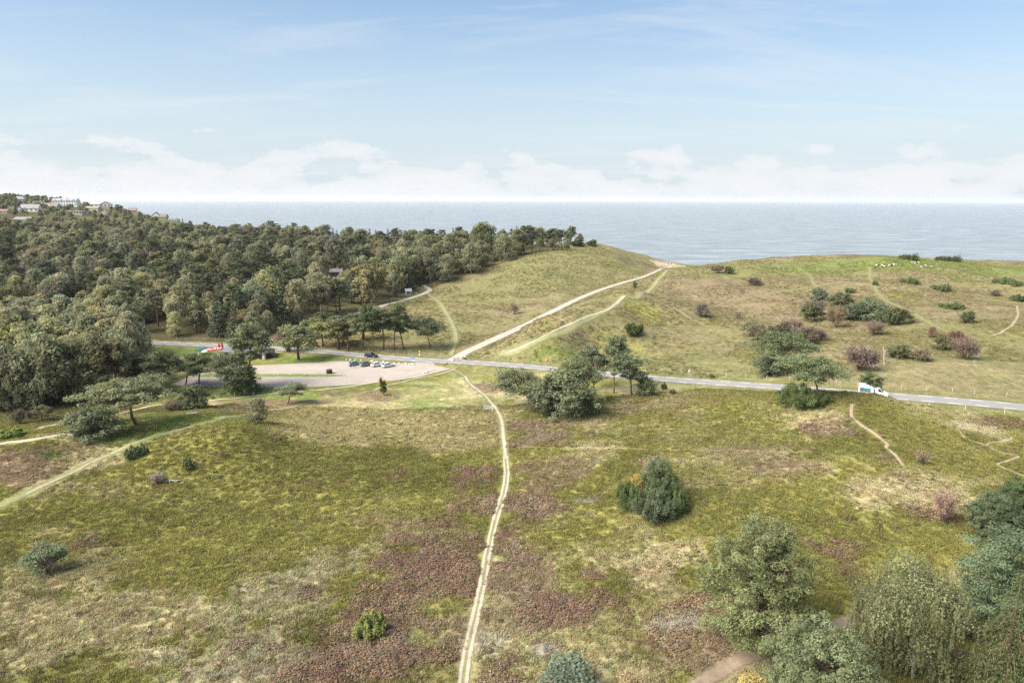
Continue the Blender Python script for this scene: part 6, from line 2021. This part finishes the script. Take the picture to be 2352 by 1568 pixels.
KIND = {'birch': ('birch_tree', 'birch'), 'pine': ('pine_tree', 'pine'), 'spruce': ('spruce_tree', 'spruce'), 'oak': ('oak_tree', 'broadleaf tree'), 'bare': ('bare_tree', 'leafless tree')}
ZONE = {'left': ('in the birch wood at the left edge', 'wood at the left edge'), 'wood': ('in the mixed wood behind the road', 'mixed wood behind the road'),
        'up': ('in the upper wood towards the sea', 'upper wood towards the sea'), 'head': ('among the houses on the headland', 'trees among the headland houses')}
LOOK = {'birch': 'grey-green birch with a rounded drooping crown', 'pine': 'dark pine with a clumpy crown', 'spruce': 'pointed dark spruce', 'oak': 'rounded olive-green broadleaf tree', 'bare': 'greyish leafless tree'}
count = {}
rest = []
KEYS = ['edge0', 'edge1', 'birch0', 'birch1', 'birch2', 'birch3', 'pine0', 'pine1', 'pine2', 'mast0', 'spruce0', 'spruce1', 'oak0', 'oak1', 'oak2', 'dead0', 'tallbare']


def wood_pick(zone, m, u, first):
    if zone == 'left':
        return ('birch', 'birch%d' % random.randrange(4)) if u < 0.8 else ('oak', random.choice(['oak0', 'oak2'])) if u < 0.93 else ('pine', 'pine0')
    if zone == 'head':
        return ('oak', random.choice(['oak0', 'oak1', 'oak2'])) if u < 0.62 else ('birch', 'birch%d' % random.randrange(4)) if u < 0.8 else ('spruce', 'spruce1') if u < 0.88 else ('pine', 'pine1')
    if m > 0.53:
        q = [(0.48, 'pine'), (0.62, 'oak'), (0.80, 'birch'), (0.96, 'spruce'), (1, 'bare')]
    else:
        q = [(0.54, 'birch'), (0.70, 'oak'), (0.82, 'pine'), (0.97, 'spruce'), (1, 'bare')]
    for lim_, k in q:
        if u <= lim_:
            break
    key = {'birch': 'birch%d' % random.randrange(4), 'pine': random.choice(['pine0', 'pine1', 'pine2', 'mast0']), 'spruce': random.choice(['spruce0', 'spruce1']), 'oak': random.choice(['oak0', 'oak1', 'oak2']), 'bare': random.choice(['dead0', 'tallbare'])}[k]
    return k, key


TINT = {'birch': [(1, 1, 1), (1.2, 1.18, 1.1), (.95, 1.0, 1.0), (1.15, 1.05, 1.0), (1.35, 1.3, 1.0)], 'pine': [(.95, .95, .95), (.75, .8, .8), (1.05, 1.0, .95), (.85, .85, .85)], 'spruce': [(1, 1, 1), (1.15, 1.15, 1.1), (.85, .9, .95)],
        'oak': [(1, 1, 1), (1.1, .98, 1), (1.25, 1.1, 1), (.85, .9, 1), (1.15, .95, 1.05), (.9, 1, .95)], 'bare': [(1.2, 1.1, 1.05), (1, .95, .9)]}


PLUR = {'birch': 'birches', 'pine': 'pines', 'spruce': 'spruces', 'oak': 'broadleaf trees', 'bare': 'leafless trees'}
NOUN = {'birch': 'birch', 'pine': 'clumpy-crowned pine', 'spruce': 'pointed spruce', 'oak': 'round-crowned broadleaf tree', 'bare': 'leafless tree'}


def wood_label(k, zn, x_, y_, hh, tn):
    v = sum(tn) / 3
    shade = 'pale' if v > 1.07 else 'dark' if v < 0.93 else 'green'
    size = 'low' if hh < 11.5 else 'tall' if hh > 15 else 'mid-height'
    u = 1176 + FPX * x_ / (y_ * math.cos(PITCH) + 6)
    if zn == 'left':
        w_ = 'in the left birch wood, ' + ('beside the road' if y_ > 195 else 'facing the meadow')
    elif zn == 'head':
        w_ = 'on the headland, ' + ('left of the guest house' if u < 150 else 'right of the guest house')
    elif zn == 'up':
        w_ = 'in the upper wood, ' + ('below the headland houses' if u < 420 else 'against the sea' if u < 900 else 'below the crest pines')
    else:
        w_ = 'in the wood, ' + ('above the left birch wood' if u < 320 else 'above the kiosk' if u < 640 else 'above the roadside grove' if u < 860 else 'by the gravel track')
    return shade + ' ' + size + ' ' + NOUN[k] + ' ' + w_


def plant_wood():
    for (x_, y_, m, zone) in wood:
        d_ = math.hypot(x_, y_)
        if any((x_ - a) ** 2 + (y_ - b) ** 2 < c * c for a, b, c in HOUSE_SPOTS):
            continue
        k, key = wood_pick(zone, m, random.random(), d_)
        if zone == 'wood' and k == 'birch' and d_ < 330 and random.random() < 0.6:
            key = random.choice(['edge0', 'edge1'])
        z_ = float(hgt(x_, y_))
        tm, cm, h0, w0 = TREES[key]
        hh = {'left': random.uniform(15, 20.5), 'head': random.uniform(4.5, 9), 'wood': random.choice([random.uniform(9, 14), random.uniform(14, 20.5), random.uniform(14, 20.5)]) * (1 - 0.18 * min(1, max(0, (y_ - 420) / 150)))}[zone]
        if k == 'spruce': hh *= 1.05
        if k == 'bare': hh *= 0.85
        if zone == 'head': hh *= 1.0
        if x_ > -40 and y_ > 440: hh *= 0.92
        zn = 'up' if (zone == 'wood' and d_ > 430) else zone
        count[k] = count.get(k, 0) + 1
        s = hh / h0
        wx = s * random.uniform(0.95, 1.3) * (0.85 if zone == 'left' else 1)
        if count[k] > 290:
            rest.append((x_, y_, z_, KEYS.index(key), s, wx, random.random() * 6.28))
            continue
        tn = random.choice(TINT[k]); lb = wood_label(k, zn, x_, y_, hh, tn)
        plant(key, KIND[k][0], (x_, y_, z_), hh, wx * w0, lb, 'tree', ' '.join(lb.split(' ')[:2]) + ' ' + PLUR[k] + ', ' + ZONE[zn][1], tn)
    if not rest:
        return
    arr = np.array(rest)
    lib = bpy.data.collections.new('wood_stock')
    for i, key in enumerate(KEYS):
        tm, cm, h0, w0 = TREES[key]
        o = bpy.data.objects.new('stock_%02d' % i, join_meshes(key + '_whole', [tm, cm]))
        lib.objects.link(o)
    instancer('distant_wood', arr[:, :3], arr[:, 3].astype(int), np.column_stack([arr[:, 5], arr[:, 5], arr[:, 4]]), arr[:, 6], lib, 'far part of the wood whose trees merge into one mass')


def join_meshes(name, ms):
    bm = bmesh.new()
    me = bpy.data.meshes.new(name)
    offs = 0
    vs = []; fs = []; mi = []; cs = []
    for k, m_ in enumerate(ms):
        if m_ is None: continue
        n = len(m_.vertices)
        co = np.empty(n * 3, np.float32); m_.vertices.foreach_get('co', co); vs.append(co.reshape(-1, 3))
        if 'col' in m_.color_attributes:
            c = np.empty(n * 4, np.float32); m_.color_attributes['col'].data.foreach_get('color', c); cs.append(c.reshape(-1, 4))
        else:
            cs.append(np.ones((n, 4), np.float32))
        ls = np.empty(len(m_.polygons), np.int32); lt = np.empty(len(m_.polygons), np.int32)
        m_.polygons.foreach_get('loop_start', ls); m_.polygons.foreach_get('loop_total', lt)
        vi = np.empty(len(m_.loops), np.int32); m_.loops.foreach_get('vertex_index', vi)
        fs.append((ls, lt, vi + offs)); mi.append(np.full(len(ls), k, np.int32))
        offs += n
        me.materials.append(m_.materials[0])
    bm.free()
    V = np.vstack(vs); LV = np.concatenate([f[2] for f in fs])
    lt = np.concatenate([f[1] for f in fs]); ls = np.concatenate([[0], np.cumsum(lt)[:-1]]).astype(np.int32)
    me.vertices.add(len(V)); me.vertices.foreach_set('co', V.ravel())
    me.loops.add(len(LV)); me.loops.foreach_set('vertex_index', LV.astype(np.int32))
    me.polygons.add(len(ls)); me.polygons.foreach_set('loop_start', ls)
    try:
        me.polygons.foreach_set('loop_total', lt.astype(np.int32))
    except Exception:
        pass
    me.polygons.foreach_set('material_index', np.concatenate(mi))
    me.update(calc_edges=True)
    a = me.color_attributes.new('col', 'FLOAT_COLOR', 'POINT'); a.data.foreach_set('color', np.vstack(cs).ravel())
    return me


def instancer(name, P, kinds, scl, rot, lib, label, tint=None):
    """one object: points that carry a stock shape each"""
    me = bpy.data.meshes.new(name)
    me.vertices.add(len(P)); me.vertices.foreach_set('co', np.asarray(P, np.float32).ravel())
    a = me.attributes.new('stock', 'INT', 'POINT'); a.data.foreach_set('value', np.asarray(kinds, np.int32))
    a = me.attributes.new('scl', 'FLOAT_VECTOR', 'POINT'); a.data.foreach_set('vector', np.asarray(scl, np.float32).ravel())
    R3 = np.zeros((len(P), 3), np.float32); R3[:, 2] = rot
    a = me.attributes.new('rot', 'FLOAT_VECTOR', 'POINT'); a.data.foreach_set('vector', R3.ravel())
    if tint is not None:
        a = me.attributes.new('tint', 'FLOAT_VECTOR', 'POINT'); a.data.foreach_set('vector', np.asarray(tint, np.float32).ravel())
    o = mobj(name, me)
    ng = bpy.data.node_groups.new(name + '_nodes', 'GeometryNodeTree')
    ng.interface.new_socket('Geometry', in_out='INPUT', socket_type='NodeSocketGeometry')
    ng.interface.new_socket('Geometry', in_out='OUTPUT', socket_type='NodeSocketGeometry')
    gi = ng.nodes.new('NodeGroupInput'); go = ng.nodes.new('NodeGroupOutput')
    mp_ = ng.nodes.new('GeometryNodeMeshToPoints')
    ip = ng.nodes.new('GeometryNodeInstanceOnPoints')
    ci = ng.nodes.new('GeometryNodeCollectionInfo')
    ci.inputs['Collection'].default_value = lib
    ci.inputs['Separate Children'].default_value = True
    ci.inputs['Reset Children'].default_value = True
    ip.inputs['Pick Instance'].default_value = True

    def na(nm, dt):
        n = ng.nodes.new('GeometryNodeInputNamedAttribute'); n.data_type = dt; n.inputs['Name'].default_value = nm
        return n.outputs['Attribute']
    ng.links.new(gi.outputs[0], mp_.inputs[0]); ng.links.new(mp_.outputs[0], ip.inputs['Points'])
    ng.links.new(ci.outputs[0], ip.inputs['Instance'])
    ng.links.new(na('stock', 'INT'), ip.inputs['Instance Index'])
    er = ng.nodes.new('FunctionNodeEulerToRotation')
    ng.links.new(na('rot', 'FLOAT_VECTOR'), er.inputs[0]); ng.links.new(er.outputs[0], ip.inputs['Rotation'])
    ng.links.new(na('scl', 'FLOAT_VECTOR'), ip.inputs['Scale'])
    ng.links.new(ip.outputs[0], go.inputs[0])
    md = o.modifiers.new('scatter', 'NODES'); md.node_group = ng
    tag(o, label, kind='stuff')
    return o


# ------------------------------------------------------------------ heather and grass tufts
def tuftmat(name):
    m = bpy.data.materials.new(name); m.use_nodes = True
    t = m.node_tree; t.nodes.clear()
    at = N(t, 'ShaderNodeAttribute'); at.attribute_type = 'INSTANCER'; at.attribute_name = 'tint'
    vc = N(t, 'ShaderNodeVertexColor'); vc.layer_name = 'col'
    c = mixrgb(t, 1.0, at.outputs['Color'], vc.outputs['Color'], 'MULTIPLY')
    d = N(t, 'ShaderNodeBsdfDiffuse'); L(t, c, d.inputs['Color'])
    tr = N(t, 'ShaderNodeBsdfTranslucent'); L(t, c, tr.inputs['Color'])
    mx = N(t, 'ShaderNodeMixShader'); mx.inputs[0].default_value = 0.2
    L(t, d.outputs[0], mx.inputs[1]); L(t, tr.outputs[0], mx.inputs[2])
    o = N(t, 'ShaderNodeOutputMaterial'); L(t, mx.outputs[0], o.inputs['Surface'])
    return m


def make_tufts():
    lib = bpy.data.collections.new('heath_stock')
    mt = tuftmat('heath_tuft')
    r = np.random.default_rng(5)
    for i in range(3):                       # heather cushions
        cr = Crown(900 + i)
        for q in range(5):
            cr.lobe((r.normal() * 0.28, r.normal() * 0.28, 0.10), (0.32, 0.32, 0.28), 26, 0.10, 0.75, upb=0.6, aspect=0.6)
        o = bpy.data.objects.new('tuft_%02d' % i, cr.mesh('heather_cushion', mt)); lib.objects.link(o)
    for i in range(3):                       # grass tussocks
        cr = Crown(950 + i)
        n = 46
        a = r.random(n) * 6.28; ln = r.uniform(0.22, 0.5, n)
        d = np.stack([np.cos(a) * r.uniform(0.15, 1.0, n), np.sin(a) * r.uniform(0.15, 1.0, n), r.uniform(0.45, 1.2, n)], 1); d = unit(d)
        base = r.normal(size=(n, 3)) * np.array([[0.22, 0.22, 0]])
        P = base + d * ln[:, None] * 0.5
        cr.put_dir(P, d, rvec(r, n), 0.20, 0.028, np.clip(1 + r.normal(size=(n, 1)) * 0.2, .5, 1.7) * np.ones((1, 3)))
        o = bpy.data.objects.new('tuft_%02d' % (3 + i), cr.mesh('grass_tussock', mt)); lib.objects.link(o)
    return lib


def heath_cover():
    lib = make_tufts()
    r = np.random.default_rng(21)
    n = 150000
    yy = 62 + (172 - 62) * r.random(n) ** 0.85
    xx = r.uniform(-0.83, 0.83, n) * (yy + 6)
    ok = yy < np.interp(xx, road_pts[:, 0], road_pts[:, 1]) - 9
    ok &= ~in_poly(xx, yy, park_poly)
    ok &= poly_dist(xx, yy, main[::6])[0] > 1.05
    ok &= poly_dist(xx, yy, main_up[::6])[0] > 1.0
    for lb, mt_, wd, pp in PATHS:
        P = GL(pp)
        if P[:, 1].min() < 175:
            ok &= poly_dist(xx, yy, P)[0] > wd * 0.55 + 0.28
    xx, yy = xx[ok], yy[ok]
    a = albedo(xx, yy)
    hea = (a[:, 0] / (a[:, 1] + 1e-6) > 1.28) & (a[:, 0] < 0.24)
    sand = (a[:, 0] > 0.50)
    # heather cushions stand thick in their patches; tussocks thin out on the mossy green
    keep = np.where(hea, r.random(len(xx)) < 0.75, r.random(len(xx)) < 0.55) & ~(sand & (r.random(len(xx)) < 0.9))
    xx, yy, a, hea = xx[keep], yy[keep], a[keep], hea[keep]
    kind = np.where(hea, r.integers(0, 3, len(xx)), np.where(r.random(len(xx)) < 0.2, r.integers(0, 3, len(xx)), r.integers(3, 6, len(xx))))
    s = np.where(kind < 3, r.uniform(0.6, 1.5, len(xx)), r.uniform(0.6, 1.3, len(xx)))
    s = np.where((kind < 3) & ~hea, s * 0.7, s)
    z = hgt(xx, yy)
    tint = a * r.uniform(1.0, 1.38, (len(xx), 1)) * (1 + r.normal(size=(len(xx), 3)) * 0.06)
    tint = np.where((kind >= 3)[:, None], tint * 0.88 + C_STRAW * 0.16 * r.random((len(xx), 1)), tint)
    dk = (kind < 3) & ~hea & (r.random(len(xx)) < 0.5)
    tint = np.where(dk[:, None], np.where((r.random(len(xx)) < 0.45)[:, None], C_HEATH * 0.95, C_OLIVE2 * 0.9), tint)
    scl = np.column_stack([s, s, s * np.where(kind < 3, r.uniform(0.6, 1.0, len(xx)), r.uniform(0.6, 1.15, len(xx)))])
    rot = r.random(len(xx)) * 6.28
    P = np.column_stack([xx, yy, z])
    for nm, m_, lb in (('heather', kind < 3, 'faded heather and crowberry cushions over the foreground heath'), ('grass_tussocks', kind >= 3, 'dry grass tussocks over the foreground heath')):
        instancer(nm, P[m_], kind[m_], scl[m_], rot[m_], lib, lb, tint[m_])


def meadow_cover():
    lib = bpy.data.collections['heath_stock']
    r = np.random.default_rng(33)
    n = 90000
    yy = r.uniform(185, 500, n); xx = r.uniform(-0.45, 0.86, n) * yy
    ok = (yy > np.interp(xx, road_pts[:, 0], road_pts[:, 1]) + 7) & ~in_poly(xx, yy, fpoly) & (yy < np.interp(xx, COAST[:, 0], COAST[:, 1]) - 4)
    ok &= poly_dist(xx, yy, grav_pts[::4])[0] > 3
    ok &= poly_dist(xx, yy, track_pts[::4])[0] > 2.5
    for lb, mt_, wd, pp in PATHS:
        P = GL(pp)
        if P[:, 1].max() > 185:
            ok &= poly_dist(xx, yy, P)[0] > wd * 0.55 + 0.3
    ok &= fbm(xx, yy, 16, 3) + r.normal(size=n) * 0.08 > 0.44
    xx, yy = xx[ok], yy[ok]
    a = albedo(xx, yy)
    m = len(xx)
    kind = np.where(r.random(m) < 0.25, r.integers(0, 3, m), r.integers(3, 6, m))
    s = r.uniform(0.7, 1.6, m)
    tint = a * r.uniform(1.0, 1.35, (m, 1)) * (1 + r.normal(size=(m, 3)) * 0.05)
    instancer('meadow_tussocks', np.column_stack([xx, yy, hgt(xx, yy)]), kind, np.column_stack([s, s, s * r.uniform(.4, .9, m)]), r.random(m) * 6.28, lib, 'tussocky grass over the hills beyond the road', tint)


plant_wood()
heath_cover()
meadow_cover()

HAZE = 0.00004


# ------------------------------------------------------------------ sea air
hm = bpy.data.materials.new('sea_air'); hm.use_nodes = True
ht = hm.node_tree; ht.nodes.clear()
pv = N(ht, 'ShaderNodeVolumePrincipled')
pv.inputs['Color'].default_value = (0.93, 0.96, 1.0, 1)
pv.inputs['Density'].default_value = HAZE
pv.inputs['Anisotropy'].default_value = 0.2
ho = N(ht, 'ShaderNodeOutputMaterial'); L(ht, pv.outputs[0], ho.inputs['Volume'])
hz = MB().box(-36000, 36000, -36000, 36000, SEA_Z - 8.0, 90.0).build('haze', hm)
tag(hz, 'thin pale sea air over the whole landscape', kind='stuff')
